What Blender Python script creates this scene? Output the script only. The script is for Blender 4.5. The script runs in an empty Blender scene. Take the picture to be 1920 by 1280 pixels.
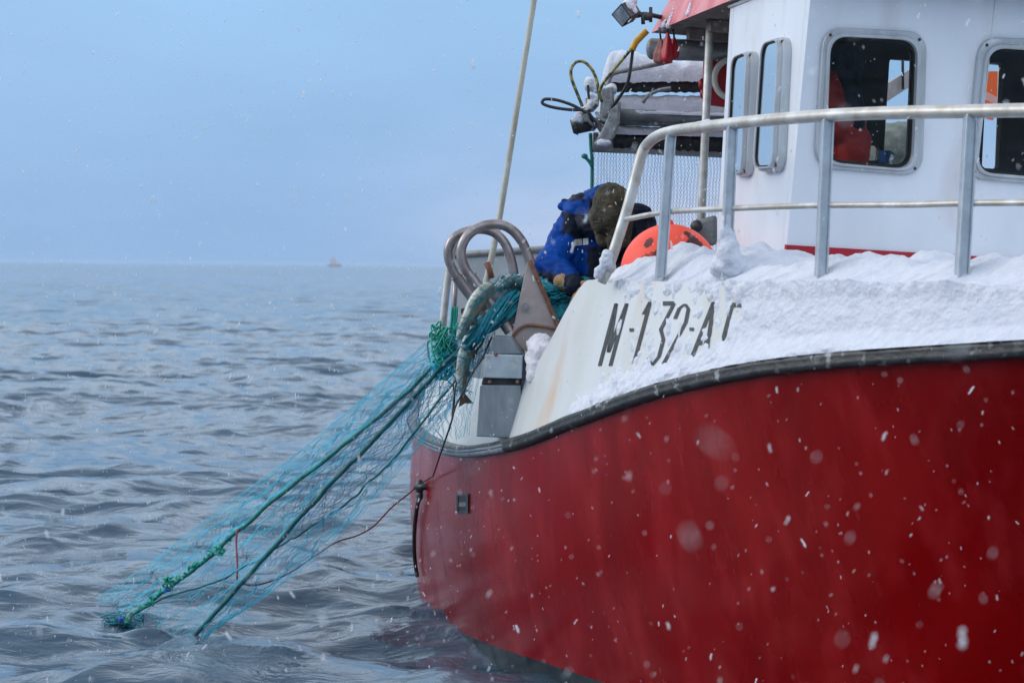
import bpy, bmesh, math, random
import numpy as np
from mathutils import Vector, Matrix, noise
from mathutils.geometry import tessellate_polygon
from mathutils.bvhtree import BVHTree

random.seed(7)
V = Vector
sc = bpy.context.scene
COL = sc.collection

# ------------------------------------------------------------------ camera
F_PX = 3733.0                       # focal length in pixels of a 1920 px wide picture (70 mm)
CAM_Z = 1.9
PITCH = math.atan(140 / F_PX)
ROLL = math.radians(0.55)
cam_d = bpy.data.cameras.new('camera')
cam_d.lens = 70.0
cam_d.sensor_width = 36.0
cam_d.clip_start = 0.05
cam_d.clip_end = 20000
cam_d.dof.use_dof = True
cam_d.dof.focus_distance = 9.0
cam_d.dof.aperture_fstop = 4.5
cam = bpy.data.objects.new('camera', cam_d)
COL.objects.link(cam)
CAM_M = Matrix.Translation((0, 0, CAM_Z)) @ Matrix.Rotation(math.pi / 2 - PITCH, 4, 'X') @ Matrix.Rotation(ROLL, 4, 'Z')
cam.matrix_world = CAM_M
sc.camera = cam
CAM_R = CAM_M.to_3x3()
CAM_I = CAM_M.inverted()
CAM_P = V((0, 0, CAM_Z))

# ------------------------------------------------------------------ world and sun
SUN_EL, SUN_AZ = math.radians(24), math.radians(-86)      # azimuth measured from +Y towards +X
world = bpy.data.worlds.new('World')
sc.world = world
world.use_nodes = True
wn, wl = world.node_tree.nodes, world.node_tree.links
wn.clear()
w_out = wn.new('ShaderNodeOutputWorld')
w_bg = wn.new('ShaderNodeBackground')
w_bg.inputs[1].default_value = 0.12
sky = wn.new('ShaderNodeTexSky')
sky.sky_type = 'NISHITA'
sky.sun_disc = False
sky.sun_elevation = SUN_EL
sky.sun_rotation = SUN_AZ
sky.air_density = 1.0
sky.dust_density = 2.0
tc = wn.new('ShaderNodeTexCoord')
sep = wn.new('ShaderNodeSeparateXYZ')
wl.new(tc.outputs['Generated'], sep.inputs[0])
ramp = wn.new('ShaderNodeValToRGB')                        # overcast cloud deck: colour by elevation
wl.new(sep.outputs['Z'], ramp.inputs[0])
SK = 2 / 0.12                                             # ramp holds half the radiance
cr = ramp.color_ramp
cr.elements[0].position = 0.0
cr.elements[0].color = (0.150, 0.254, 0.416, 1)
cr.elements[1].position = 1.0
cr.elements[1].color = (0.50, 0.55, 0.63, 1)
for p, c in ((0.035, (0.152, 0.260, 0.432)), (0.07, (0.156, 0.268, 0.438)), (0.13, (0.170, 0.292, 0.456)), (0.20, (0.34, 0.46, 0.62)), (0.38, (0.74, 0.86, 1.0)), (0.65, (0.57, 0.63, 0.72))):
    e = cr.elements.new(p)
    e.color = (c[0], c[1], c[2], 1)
mp = wn.new('ShaderNodeMapping')
mp.inputs['Scale'].default_value = (1.0, 1.0, 3.2)
wl.new(tc.outputs['Generated'], mp.inputs[0])
nz = wn.new('ShaderNodeTexNoise')
nz.inputs['Scale'].default_value = 5.5
nz.inputs['Detail'].default_value = 5
nz.inputs['Roughness'].default_value = 0.55
wl.new(mp.outputs[0], nz.inputs['Vector'])
mr = wn.new('ShaderNodeMapRange')
mr.inputs[1].default_value = 0.3
mr.inputs[2].default_value = 0.75
mr.inputs[3].default_value = 0.96
mr.inputs[4].default_value = 1.08
wl.new(nz.outputs[0], mr.inputs[0])
vm = wn.new('ShaderNodeVectorMath')
vm.operation = 'SCALE'
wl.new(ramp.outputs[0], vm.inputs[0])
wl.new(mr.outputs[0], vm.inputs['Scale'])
vm2 = wn.new('ShaderNodeVectorMath')
vm2.operation = 'SCALE'
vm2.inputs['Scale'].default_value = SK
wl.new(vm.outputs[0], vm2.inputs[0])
gl_x = wn.new('ShaderNodeMapRange'); gl_x.interpolation_type = 'SMOOTHSTEP'      # a lighter bank of cloud low behind the boat
gl_x.inputs[1].default_value = -0.12; gl_x.inputs[2].default_value = 0.08
wl.new(sep.outputs['X'], gl_x.inputs[0])
gl_z = wn.new('ShaderNodeMapRange'); gl_z.interpolation_type = 'SMOOTHSTEP'
gl_z.inputs[1].default_value = 0.0; gl_z.inputs[2].default_value = 0.10; gl_z.inputs[3].default_value = 1.0; gl_z.inputs[4].default_value = 0.0
wl.new(sep.outputs['Z'], gl_z.inputs[0])
gl_y = wn.new('ShaderNodeMath'); gl_y.operation = 'GREATER_THAN'; gl_y.inputs[1].default_value = 0.0
wl.new(sep.outputs['Y'], gl_y.inputs[0])
gl_n = wn.new('ShaderNodeMapRange'); gl_n.inputs[1].default_value = 0.15; gl_n.inputs[2].default_value = 0.60
wl.new(nz.outputs[0], gl_n.inputs[0])
gm1 = wn.new('ShaderNodeMath'); gm1.operation = 'MULTIPLY'; wl.new(gl_x.outputs[0], gm1.inputs[0]); wl.new(gl_z.outputs[0], gm1.inputs[1])
gm2 = wn.new('ShaderNodeMath'); gm2.operation = 'MULTIPLY'; wl.new(gm1.outputs[0], gm2.inputs[0]); wl.new(gl_n.outputs[0], gm2.inputs[1])
gm3 = wn.new('ShaderNodeMath'); gm3.operation = 'MULTIPLY'; wl.new(gm2.outputs[0], gm3.inputs[0]); wl.new(gl_y.outputs[0], gm3.inputs[1])
gmx = wn.new('ShaderNodeMix'); gmx.data_type = 'RGBA'
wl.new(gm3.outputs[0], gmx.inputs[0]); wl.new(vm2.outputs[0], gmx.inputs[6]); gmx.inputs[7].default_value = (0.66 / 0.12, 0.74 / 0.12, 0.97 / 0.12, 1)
mixs = wn.new('ShaderNodeMix')
mixs.data_type = 'RGBA'
mixs.inputs[0].default_value = 0.88                        # cloud cover over the clear sky
wl.new(sky.outputs[0], mixs.inputs[6])
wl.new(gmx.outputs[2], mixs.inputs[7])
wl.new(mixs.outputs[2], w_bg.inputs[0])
wl.new(w_bg.outputs[0], w_out.inputs[0])

sun_d = bpy.data.lights.new('sun', 'SUN')
sun_d.energy = 1.15
sun_d.angle = math.radians(28)
sun_d.color = (1.0, 0.93, 0.86)
sun = bpy.data.objects.new('sun', sun_d)
COL.objects.link(sun)
sdir = V((math.sin(SUN_AZ) * math.cos(SUN_EL), math.cos(SUN_AZ) * math.cos(SUN_EL), math.sin(SUN_EL)))
sun.rotation_euler = sdir.to_track_quat('Z', 'Y').to_euler()

sc.render.engine = 'CYCLES'
sc.cycles.use_denoising = True
sc.cycles.max_bounces = 8
sc.cycles.transparent_max_bounces = 16
sc.cycles.caustics_reflective = False
sc.cycles.caustics_refractive = False
sc.view_settings.view_transform = 'Standard'
sc.view_settings.look = 'None'
sc.view_settings.exposure = 0.0
sc.view_settings.gamma = 1.0


# ------------------------------------------------------------------ helpers: geometry
def ray(x, y):
    d = CAM_R @ V(((x - 960) / F_PX, (640 - y) / F_PX, -1.0))
    return d.normalized()


def P(x, y, Y):
    d = ray(x, y)
    return CAM_P + d * (Y / d.y)


def on_plane(x, y, p0, n):
    d = ray(x, y)
    return CAM_P + d * ((p0 - CAM_P).dot(n) / d.dot(n))


def PP(pts, Y0, Y1=None):
    """pixel list to points, depth running evenly from Y0 to Y1"""
    Y1 = Y0 if Y1 is None else Y1
    n = max(1, len(pts) - 1)
    return [P(p[0], p[1], p[2] if len(p) > 2 else Y0 + (Y1 - Y0) * i / n) for i, p in enumerate(pts)]


def lerp_tab(tab, x):
    if x <= tab[0][0]:
        return tab[0][1]
    for (a, b), (c, d) in zip(tab, tab[1:]):
        if x <= c:
            return b + (d - b) * (x - a) / (c - a)
    return tab[-1][1]


def pchip(tab):
    xs = [t[0] for t in tab]
    ys = [t[1] for t in tab]
    n = len(xs)
    m = []
    dl = [(ys[i + 1] - ys[i]) / (xs[i + 1] - xs[i]) for i in range(n - 1)]
    for i in range(n):
        if i == 0:
            m.append(dl[0])
        elif i == n - 1:
            m.append(dl[-1])
        else:
            m.append(0.5 * (dl[i - 1] + dl[i]))

    def f(x):
        if x <= xs[0]:
            return ys[0]
        if x >= xs[-1]:
            return ys[-1]
        for i in range(n - 1):
            if x <= xs[i + 1]:
                h = xs[i + 1] - xs[i]
                t = (x - xs[i]) / h
                return ((2 * t ** 3 - 3 * t ** 2 + 1) * ys[i] + (t ** 3 - 2 * t ** 2 + t) * h * m[i]
                        + (-2 * t ** 3 + 3 * t ** 2) * ys[i + 1] + (t ** 3 - t ** 2) * h * m[i + 1])
    return f


def smooth(a, b, x):
    t = min(1.0, max(0.0, (x - a) / (b - a)))
    return t * t * (3 - 2 * t)


def crom(pts, k=8, closed=False):
    """Catmull-Rom through the points"""
    n = len(pts)
    out = []
    rng = range(n) if closed else range(n - 1)
    for i in rng:
        if closed:
            p0, p1, p2, p3 = pts[(i - 1) % n], pts[i], pts[(i + 1) % n], pts[(i + 2) % n]
        else:
            p1, p2 = pts[i], pts[i + 1]
            p0 = pts[i - 1] if i > 0 else p1 * 2 - p2
            p3 = pts[i + 2] if i + 2 < n else p2 * 2 - p1
        for j in range(k):
            t = j / k
            out.append(0.5 * ((2 * p1) + (p2 - p0) * t + (2 * p0 - 5 * p1 + 4 * p2 - p3) * t * t
                              + (3 * p1 - p0 - 3 * p2 + p3) * t ** 3))
    if not closed:
        out.append(pts[-1].copy())
    return out


def fb(p, s=1.0, o=4):
    return noise.fractal(V(p) * s, 1.0, 2.0, o)


class MB:
    def __init__(self):
        self.v, self.f, self.m = [], [], []

    def add(self, vs, fs, mi=0):
        b = len(self.v)
        self.v += [V(p) for p in vs]
        self.f += [tuple(i + b for i in f) for f in fs]
        self.m += [mi] * len(fs)

    def tube(self, path, r, n=8, mi=0, caps=True, closed=False):
        k = len(path)
        rs = r if isinstance(r, (list, tuple)) else [r] * k
        up = None
        rings = []
        for i, p in enumerate(path):
            if closed:
                d = path[(i + 1) % k] - path[(i - 1) % k]
            else:
                d = path[min(i + 1, k - 1)] - path[max(i - 1, 0)]
            if d.length < 1e-9:
                d = V((0, 0, 1))
            d.normalize()
            if up is None:
                a = V((0, 0, 1)) if abs(d.z) < 0.9 else V((1, 0, 0))
                up = (a - d * a.dot(d)).normalized()
            else:
                up = up - d * up.dot(d)
                if up.length < 1e-6:
                    up = d.orthogonal()
                up.normalize()
            sd = d.cross(up)
            rings.append([p + (up * math.cos(2 * math.pi * j / n) + sd * math.sin(2 * math.pi * j / n)) * rs[i] for j in range(n)])
        vs = [q for g in rings for q in g]
        fs = []
        for i in range(k if closed else k - 1):
            i2 = (i + 1) % k
            for j in range(n):
                j2 = (j + 1) % n
                fs.append((i * n + j, i * n + j2, i2 * n + j2, i2 * n + j))
        if caps and not closed:
            fs.append(tuple(reversed(range(n))))
            fs.append(tuple((k - 1) * n + j for j in range(n)))
        self.add(vs, fs, mi)

    def grid(self, rows, mi=0, flip=False, close=False):
        n = len(rows[0])
        vs = [p for r in rows for p in r]
        fs = []
        for i in range(len(rows) - 1):
            for j in range(n if close else n - 1):
                j2 = (j + 1) % n
                q = (i * n + j, i * n + j2, (i + 1) * n + j2, (i + 1) * n + j)
                fs.append(tuple(reversed(q)) if flip else q)
        self.add(vs, fs, mi)

    def box8(self, c, mi=0):
        """eight corners: bottom four then top four, same winding"""
        self.add(c, [(3, 2, 1, 0), (4, 5, 6, 7), (0, 1, 5, 4), (1, 2, 6, 5), (2, 3, 7, 6), (3, 0, 4, 7)], mi)

    def obox(self, o, a, b, c, mi=0):
        """box from corner o along edge vectors a, b, c"""
        self.box8([o, o + a, o + a + b, o + b, o + c, o + a + c, o + a + b + c, o + b + c], mi)

    def prism(self, poly, off, mi=0):
        n = len(poly)
        vs = list(poly) + [p + off for p in poly]
        fs = [tuple(range(n))[::-1], tuple(range(n, 2 * n))]
        for i in range(n):
            j = (i + 1) % n
            fs.append((i, j, n + j, n + i))
        self.add(vs, fs, mi)

    def ball(self, c, r, n=10, m=14, mi=0, rot=None):
        rx, ry, rz = (r, r, r) if not isinstance(r, (tuple, list)) else r
        rows = []
        for i in range(n + 1):
            t = math.pi * i / n
            row = []
            for j in range(m):
                a = 2 * math.pi * j / m
                q = V((rx * math.sin(t) * math.cos(a), ry * math.sin(t) * math.sin(a), rz * math.cos(t)))
                row.append(c + (rot @ q if rot else q))
            rows.append(row)
        self.grid(rows, mi, flip=True, close=True)

    def capsule(self, a, ra, b, rb, n=14, mi=0):
        d = (b - a)
        L = max(d.length, 1e-6)
        d = d / L
        pts, rs = [], []
        for i in range(5):
            t = math.pi / 2 * i / 5
            pts.append(a - d * ra * math.cos(t)); rs.append(max(1e-4, ra * math.sin(t)))
        for i in range(5):
            t = i / 4
            pts.append(a + d * L * t); rs.append(ra + (rb - ra) * t)
        for i in range(4, -1, -1):
            t = math.pi / 2 * i / 5
            pts.append(b + d * rb * math.cos(t)); rs.append(max(1e-4, rb * math.sin(t)))
        # de-duplicate
        P2, R2 = [pts[0]], [rs[0]]
        for p, r in zip(pts[1:], rs[1:]):
            if (p - P2[-1]).length > 1e-5:
                P2.append(p); R2.append(r)
        self.tube(P2, R2, n, mi)

    def mesh(self, name):
        me = bpy.data.meshes.new(name)
        me.from_pydata([tuple(p) for p in self.v], [], self.f)
        return me

    def build(self, name, mats, parent=None, smooth_=True, fix=True, bevel=0.0, auto=None):
        me = self.mesh(name)
        mats = mats if isinstance(mats, (list, tuple)) else [mats]
        for m in mats:
            me.materials.append(m)
        me.polygons.foreach_set('material_index', self.m)
        if fix:
            bm = bmesh.new(); bm.from_mesh(me)
            bmesh.ops.recalc_face_normals(bm, faces=bm.faces)
            bm.to_mesh(me); bm.free()
        return link(name, me, parent, smooth_, bevel, auto)


def link(name, me, parent=None, smooth_=True, bevel=0.0, auto=None):
    if smooth_:
        me.polygons.foreach_set('use_smooth', [True] * len(me.polygons))
        if auto:
            me.set_sharp_from_angle(angle=math.radians(auto))
    o = bpy.data.objects.new(name, me)
    COL.objects.link(o)
    if parent:
        o.parent = parent
        o.matrix_parent_inverse = Matrix.Translation(-V(parent.location)) if parent.type == 'EMPTY' else Matrix.Identity(4)
    if bevel:
        b = o.modifiers.new('bevel', 'BEVEL')
        b.width = bevel; b.segments = 2; b.limit_method = 'ANGLE'; b.angle_limit = math.radians(40)
    return o


def empty(name, loc, label, cat, group=None):
    o = bpy.data.objects.new(name, None)
    o.empty_display_size = 0.2
    COL.objects.link(o)
    o.location = loc
    return tag(o, label, cat, group)


def tag(o, label=None, cat=None, group=None, kind=None):
    if label: o['label'] = label
    if cat: o['category'] = cat
    if group: o['group'] = group
    if kind: o['kind'] = kind
    return o


def remeshed(mb, voxel, smooth_it=6, wrinkle=0.0, wscale=9.0, seed=0.0):
    """melts overlapping shapes into one continuous surface and returns its mesh"""
    me = mb.mesh('body_source')
    bm = bmesh.new(); bm.from_mesh(me)
    bmesh.ops.recalc_face_normals(bm, faces=bm.faces)
    bm.to_mesh(me); bm.free()
    t = bpy.data.objects.new('body_source', me)
    COL.objects.link(t)
    r = t.modifiers.new('r', 'REMESH'); r.mode = 'VOXEL'; r.voxel_size = voxel
    s = t.modifiers.new('s', 'SMOOTH'); s.factor = 0.5; s.iterations = smooth_it
    dg = bpy.context.evaluated_depsgraph_get()
    out = bpy.data.meshes.new_from_object(t.evaluated_get(dg))
    bpy.data.objects.remove(t); bpy.data.meshes.remove(me)
    if wrinkle:
        for v in out.vertices:
            c = v.co
            w = noise.fractal(V((c.x * wscale, c.y * wscale, c.z * wscale * 0.7 + seed)), 1.0, 2.0, 3)
            w2 = 1 - abs(noise.noise(V((c.x * wscale * 1.3 + 7, c.y * wscale * 1.3, c.z * wscale * 2.0 + seed)))) * 2
            v.co = c + v.normal * wrinkle * (w * 0.7 + w2 * 0.5)
    return out


# ------------------------------------------------------------------ helpers: materials
def mat(name, col, rough=0.5, metal=0.0, col2=None, scale=4.0, detail=4, lo=0.4, hi=0.65, bump=0.0, bscale=30.0,
        stretch=(1, 1, 1), spec=0.5, coat=0.0, rough2=None, col3=None, s3=1.0, lo3=0.55, hi3=0.7, coat_rough=0.05):
    m = bpy.data.materials.new(name)
    m.use_nodes = True
    n, l = m.node_tree.nodes, m.node_tree.links
    b = n['Principled BSDF']
    b.inputs['Base Color'].default_value = (*col, 1)
    b.inputs['Roughness'].default_value = rough
    b.inputs['Metallic'].default_value = metal
    b.inputs['Specular IOR Level'].default_value = spec
    b.inputs['Coat Weight'].default_value = coat
    b.inputs['Coat Roughness'].default_value = coat_rough
    t = n.new('ShaderNodeTexCoord')
    mpn = n.new('ShaderNodeMapping')
    mpn.inputs['Scale'].default_value = stretch
    l.new(t.outputs['Object'], mpn.inputs[0])
    last = None
    if col2 is not None:
        nn = n.new('ShaderNodeTexNoise')
        nn.inputs['Scale'].default_value = scale; nn.inputs['Detail'].default_value = detail
        nn.inputs['Roughness'].default_value = 0.6
        l.new(mpn.outputs[0], nn.inputs['Vector'])
        r = n.new('ShaderNodeMapRange')
        r.inputs[1].default_value = lo; r.inputs[2].default_value = hi
        l.new(nn.outputs[0], r.inputs[0])
        mx = n.new('ShaderNodeMix'); mx.data_type = 'RGBA'
        mx.inputs[6].default_value = (*col, 1); mx.inputs[7].default_value = (*col2, 1)
        l.new(r.outputs[0], mx.inputs[0])
        last = mx.outputs[2]
        if rough2 is not None:
            mr2 = n.new('ShaderNodeMapRange')
            mr2.inputs[3].default_value = rough; mr2.inputs[4].default_value = rough2
            l.new(r.outputs[0], mr2.inputs[0])
            l.new(mr2.outputs[0], b.inputs['Roughness'])
    if col3 is not None:
        n3 = n.new('ShaderNodeTexNoise')
        n3.inputs['Scale'].default_value = s3; n3.inputs['Detail'].default_value = 5
        l.new(mpn.outputs[0], n3.inputs['Vector'])
        r3 = n.new('ShaderNodeMapRange')
        r3.inputs[1].default_value = lo3; r3.inputs[2].default_value = hi3
        l.new(n3.outputs[0], r3.inputs[0])
        m3 = n.new('ShaderNodeMix'); m3.data_type = 'RGBA'
        if last: l.new(last, m3.inputs[6])
        else: m3.inputs[6].default_value = (*col, 1)
        m3.inputs[7].default_value = (*col3, 1)
        l.new(r3.outputs[0], m3.inputs[0])
        last = m3.outputs[2]
    if last: l.new(last, b.inputs['Base Color'])
    if bump:
        nb = n.new('ShaderNodeTexNoise')
        nb.inputs['Scale'].default_value = bscale; nb.inputs['Detail'].default_value = 4
        l.new(mpn.outputs[0], nb.inputs['Vector'])
        bn = n.new('ShaderNodeBump')
        bn.inputs['Strength'].default_value = 1.0; bn.inputs['Distance'].default_value = bump
        l.new(nb.outputs[0], bn.inputs['Height'])
        l.new(bn.outputs[0], b.inputs['Normal'])
    return m


M = {}
M['red'] = mat('red_hull_paint', (0.240, 0.0003, 0.0006), 0.22, col2=(0.175, 0.0003, 0.0006), scale=2.5, stretch=(1, 1, 0.35), bump=0.003, bscale=2.2,
               spec=0.62, rough2=0.32, coat=0.10, coat_rough=0.10, col3=(0.32, 0.012, 0.014), s3=7.0, lo3=0.50, hi3=0.78)
M['red'].node_tree.nodes['Principled BSDF'].inputs['Specular Tint'].default_value = (1.0, 0.02, 0.03, 1)
M['red'].node_tree.nodes['Principled BSDF'].inputs['IOR'].default_value = 1.62
M['red_dull'] = mat('red_roof_paint', (0.50, 0.035, 0.045), 0.4, col2=(0.62, 0.16, 0.17), scale=6, bump=0.002, bscale=25)
M['red_band'] = mat('red_wall_band', (0.42, 0.006, 0.02), 0.35, col2=(0.36, 0.006, 0.015), scale=5)
M['black_boot'] = mat('black_boottop', (0.012, 0.018, 0.022), 0.35, col2=(0.05, 0.06, 0.065), scale=9)
M['white'] = mat('white_paint', (0.76, 0.79, 0.84), 0.35, col2=(0.70, 0.73, 0.78), scale=2.5, stretch=(1, 1, 0.4), bump=0.0015, bscale=6,
                 col3=(0.60, 0.52, 0.50), s3=3.5, lo3=0.58, hi3=0.85)
M['white_worn'] = mat('worn_white_bulwark', (0.62, 0.64, 0.64), 0.4, col2=(0.56, 0.57, 0.54), scale=3.0, stretch=(1, 1, 0.3), bump=0.002, bscale=9,
                      col3=(0.62, 0.44, 0.30), s3=3.2, lo3=0.62, hi3=0.80)
M['rubber'] = mat('black_rubber', (0.016, 0.018, 0.020), 0.42, col2=(0.045, 0.048, 0.05), scale=14, bump=0.006, bscale=24, rough2=0.6,
                  col3=(0.30, 0.31, 0.31), s3=16, lo3=0.60, hi3=0.70)
M['wet_rail'] = mat('wet_grey_rail', (0.16, 0.19, 0.22), 0.3, col2=(0.32, 0.36, 0.40), scale=11, bump=0.004, bscale=22)
M['steel'] = mat('weathered_rail_metal', (0.50, 0.49, 0.46), 0.42, 0.35, col2=(0.40, 0.36, 0.31), scale=16, bump=0.001, bscale=60,
                 col3=(0.62, 0.62, 0.60), s3=9, lo3=0.5, hi3=0.7)
M['alu'] = mat('aluminium_channel', (0.52, 0.56, 0.60), 0.4, 0.55, col2=(0.42, 0.45, 0.48), scale=14, bump=0.0008, bscale=70)
M['frame'] = mat('window_frame_aluminium', (0.50, 0.53, 0.56), 0.45, 0.4, col2=(0.40, 0.41, 0.42), scale=12, stretch=(1, 1, 0.3), bump=0.001, bscale=30,
                 col3=(0.42, 0.33, 0.30), s3=8, lo3=0.66, hi3=0.8)
M['rust_steel'] = mat('rust_stained_steel_tube', (0.33, 0.29, 0.285), 0.3, 0.65, col2=(0.20, 0.155, 0.145), scale=11, bump=0.001, bscale=40, rough2=0.45,
                      col3=(0.30, 0.08, 0.06), s3=16, lo3=0.66, hi3=0.75)
M['plate'] = mat('brownish_steel_plate', (0.44, 0.37, 0.345), 0.5, 0.15, col2=(0.36, 0.29, 0.265), scale=9, bump=0.001, bscale=40)
M['rust'] = mat('rust_streak', (0.17, 0.065, 0.035), 0.8, col2=(0.27, 0.13, 0.08), scale=20, bump=0.002, bscale=60)
M['grey'] = mat('grey_paint', (0.17, 0.20, 0.225), 0.45, col2=(0.27, 0.30, 0.32), scale=16, stretch=(1, 1, 0.18), bump=0.0015, bscale=25,
                col3=(0.12, 0.12, 0.12), s3=12, lo3=0.62, hi3=0.8)
M['grey_lt'] = mat('light_grey_paint', (0.40, 0.46, 0.50), 0.45, col2=(0.30, 0.36, 0.40), scale=10, bump=0.001, bscale=30,
                   col3=(0.30, 0.27, 0.22), s3=14, lo3=0.6, hi3=0.75)
M['grey_dk'] = mat('dark_blue_grey_paint', (0.035, 0.06, 0.085), 0.45, col2=(0.06, 0.085, 0.11), scale=9)
M['panel'] = mat('pale_grey_panel', (0.50, 0.52, 0.52), 0.5, col2=(0.42, 0.43, 0.43), scale=4)
M['dark'] = mat('dark_metal', (0.02, 0.022, 0.025), 0.5, col2=(0.05, 0.05, 0.05), scale=20)
M['black_pad'] = mat('black_roller_rubber', (0.012, 0.012, 0.014), 0.6, bump=0.006, bscale=40, col2=(0.03, 0.03, 0.03), scale=20)
M['gantry'] = mat('gantry_grey_metal', (0.26, 0.27, 0.27), 0.45, 0.3, col2=(0.18, 0.17, 0.16), scale=14, bump=0.001, bscale=40)
M['machine'] = mat('hydraulic_metal', (0.34, 0.34, 0.33), 0.4, 0.5, col2=(0.15, 0.14, 0.13), scale=25, bump=0.001, bscale=60)
M['hose'] = mat('black_hose', (0.02, 0.024, 0.028), 0.35)
M['hose_y'] = mat('worn_yellow_black_hose', (0.05, 0.05, 0.03), 0.4, col2=(0.34, 0.30, 0.08), scale=30, lo=0.45, hi=0.55)
M['yellow'] = mat('yellow_sleeve', (0.70, 0.36, 0.02), 0.45, col2=(0.55, 0.27, 0.02), scale=30)
M['wood_under'] = mat('brown_underside', (0.16, 0.12, 0.10), 0.7, col2=(0.24, 0.20, 0.18), scale=10)
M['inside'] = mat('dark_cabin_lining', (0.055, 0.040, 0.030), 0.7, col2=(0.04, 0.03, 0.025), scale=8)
M['console'] = mat('pale_console', (0.22, 0.25, 0.22), 0.6, col2=(0.12, 0.14, 0.12), scale=15)
M['blue_mug'] = mat('blue_plastic', (0.02, 0.10, 0.30), 0.4)
M['gasket'] = mat('black_gasket', (0.008, 0.009, 0.01), 0.6)
M['letter'] = mat('worn_black_letter_paint', (0.018, 0.019, 0.022), 0.5, col2=(0.07, 0.075, 0.08), scale=40, lo=0.5, hi=0.75)
M['snow'] = mat('snow', (0.64, 0.66, 0.72), 0.75, col2=(0.58, 0.60, 0.67), scale=20, bump=0.006, bscale=70, spec=0.25)
M['snow_pink'] = mat('wet_snow', (0.78, 0.77, 0.80), 0.6, col2=(0.66, 0.63, 0.66), scale=12, bump=0.01, bscale=50, spec=0.3)
M['flake'] = mat('snow_flake', (0.92, 0.94, 0.97), 0.8)
_n, _l = M['flake'].node_tree.nodes, M['flake'].node_tree.links
_tr = _n.new('ShaderNodeBsdfTranslucent'); _tr.inputs[0].default_value = (0.95, 0.96, 0.98, 1)
_ms = _n.new('ShaderNodeMixShader'); _ms.inputs[0].default_value = 0.5
_l.new(_n['Principled BSDF'].outputs[0], _ms.inputs[1]); _l.new(_tr.outputs[0], _ms.inputs[2])
_l.new(_ms.outputs[0], _n['Material Output'].inputs[0])
M['buoy'] = mat('orange_buoy_plastic', (0.98, 0.105, 0.060), 0.5, col2=(0.92, 0.08, 0.05), scale=5, bump=0.002, bscale=20, spec=0.3)
M['buoy_dark'] = mat('black_tar_smear', (0.05, 0.012, 0.012), 0.6, col2=(0.30, 0.03, 0.025), scale=14, lo=0.5, hi=0.62)
M['jacket'] = mat('blue_oilskin', (0.0, 0.055, 0.31), 0.55, col2=(0.0, 0.028, 0.16), scale=6, bump=0.003, bscale=45, spec=0.12)
jn, jl = M['jacket'].node_tree.nodes, M['jacket'].node_tree.links
_at = jn.new('ShaderNodeAttribute'); _at.attribute_name = 'dark_cloth_and_shade'
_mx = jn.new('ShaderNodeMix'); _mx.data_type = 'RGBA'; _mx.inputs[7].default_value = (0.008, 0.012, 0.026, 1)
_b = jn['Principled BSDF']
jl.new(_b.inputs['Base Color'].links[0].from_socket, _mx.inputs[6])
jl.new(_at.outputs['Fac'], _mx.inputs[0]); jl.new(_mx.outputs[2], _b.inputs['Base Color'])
M['navy'] = mat('navy_cloth', (0.010, 0.014, 0.030), 0.65, col2=(0.02, 0.025, 0.045), scale=12, bump=0.002, bscale=60)
M['reflect'] = mat('pale_reflective_patch', (0.62, 0.66, 0.64), 0.35, col2=(0.5, 0.54, 0.52), scale=30)
M['olive'] = mat('olive_fur_hat', (0.060, 0.052, 0.030), 0.9, col2=(0.022, 0.022, 0.014), scale=14, bump=0.008, bscale=70,
                 col3=(0.10, 0.072, 0.035), s3=9, lo3=0.55, hi3=0.72)
M['skin'] = mat('skin', (0.50, 0.26, 0.18), 0.5, col2=(0.42, 0.20, 0.14), scale=20)
M['beard'] = mat('dark_hair', (0.02, 0.014, 0.010), 0.7)
M['glove'] = mat('tan_glove', (0.34, 0.22, 0.11), 0.7, col2=(0.22, 0.12, 0.05), scale=18, bump=0.003, bscale=50)
M['ochre'] = mat('ochre_oilskin', (0.30, 0.13, 0.02), 0.45, col2=(0.20, 0.08, 0.015), scale=8)
M['boot'] = mat('black_boot_rubber', (0.015, 0.016, 0.018), 0.4)
M['red_suit'] = mat('red_oilskin', (0.85, 0.045, 0.020), 0.5, col2=(0.70, 0.03, 0.016), scale=7, bump=0.003, bscale=30)
M['rope'] = mat('green_rope', (0.003, 0.20, 0.155), 0.6, col2=(0.002, 0.10, 0.10), scale=45, bump=0.003, bscale=140)
M['rope_dk'] = mat('dark_teal_rope', (0.003, 0.12, 0.115), 0.6, col2=(0.002, 0.06, 0.08), scale=40, bump=0.003, bscale=140)
M['rope_br'] = mat('bright_green_twine', (0.01, 0.30, 0.22), 0.6)
M['rope_bl'] = mat('blue_twine', (0.01, 0.10, 0.42), 0.6)
M['net'] = mat('blue_net_twine', (0.04, 0.50, 0.70), 0.5)
M['net_dk'] = mat('dark_blue_twine', (0.012, 0.045, 0.13), 0.5)
M['net_pile'] = mat('teal_net_heap', (0.004, 0.27, 0.33), 0.6, col2=(0.002, 0.11, 0.17), scale=16, bump=0.01, bscale=70)
M['net_screen'] = mat('grey_screen_twine', (0.10, 0.12, 0.14), 0.6)
M['redline'] = mat('dark_red_line', (0.20, 0.022, 0.03), 0.6, col2=(0.07, 0.012, 0.02), scale=50)
M['blackline'] = mat('black_line', (0.012, 0.012, 0.02), 0.6)
M['brown_hose'] = mat('brown_drain_hose', (0.045, 0.035, 0.03), 0.5, col2=(0.02, 0.018, 0.016), scale=20)
M['pole'] = mat('pale_pole', (0.52, 0.50, 0.42), 0.5, col2=(0.34, 0.31, 0.25), scale=9, stretch=(1, 1, 0.3))
M['fish'] = mat('pale_cod_belly', (0.46, 0.49, 0.45), 0.28, col2=(0.24, 0.25, 0.18), scale=24, bump=0.001, bscale=70, coat=0.3)
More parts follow.
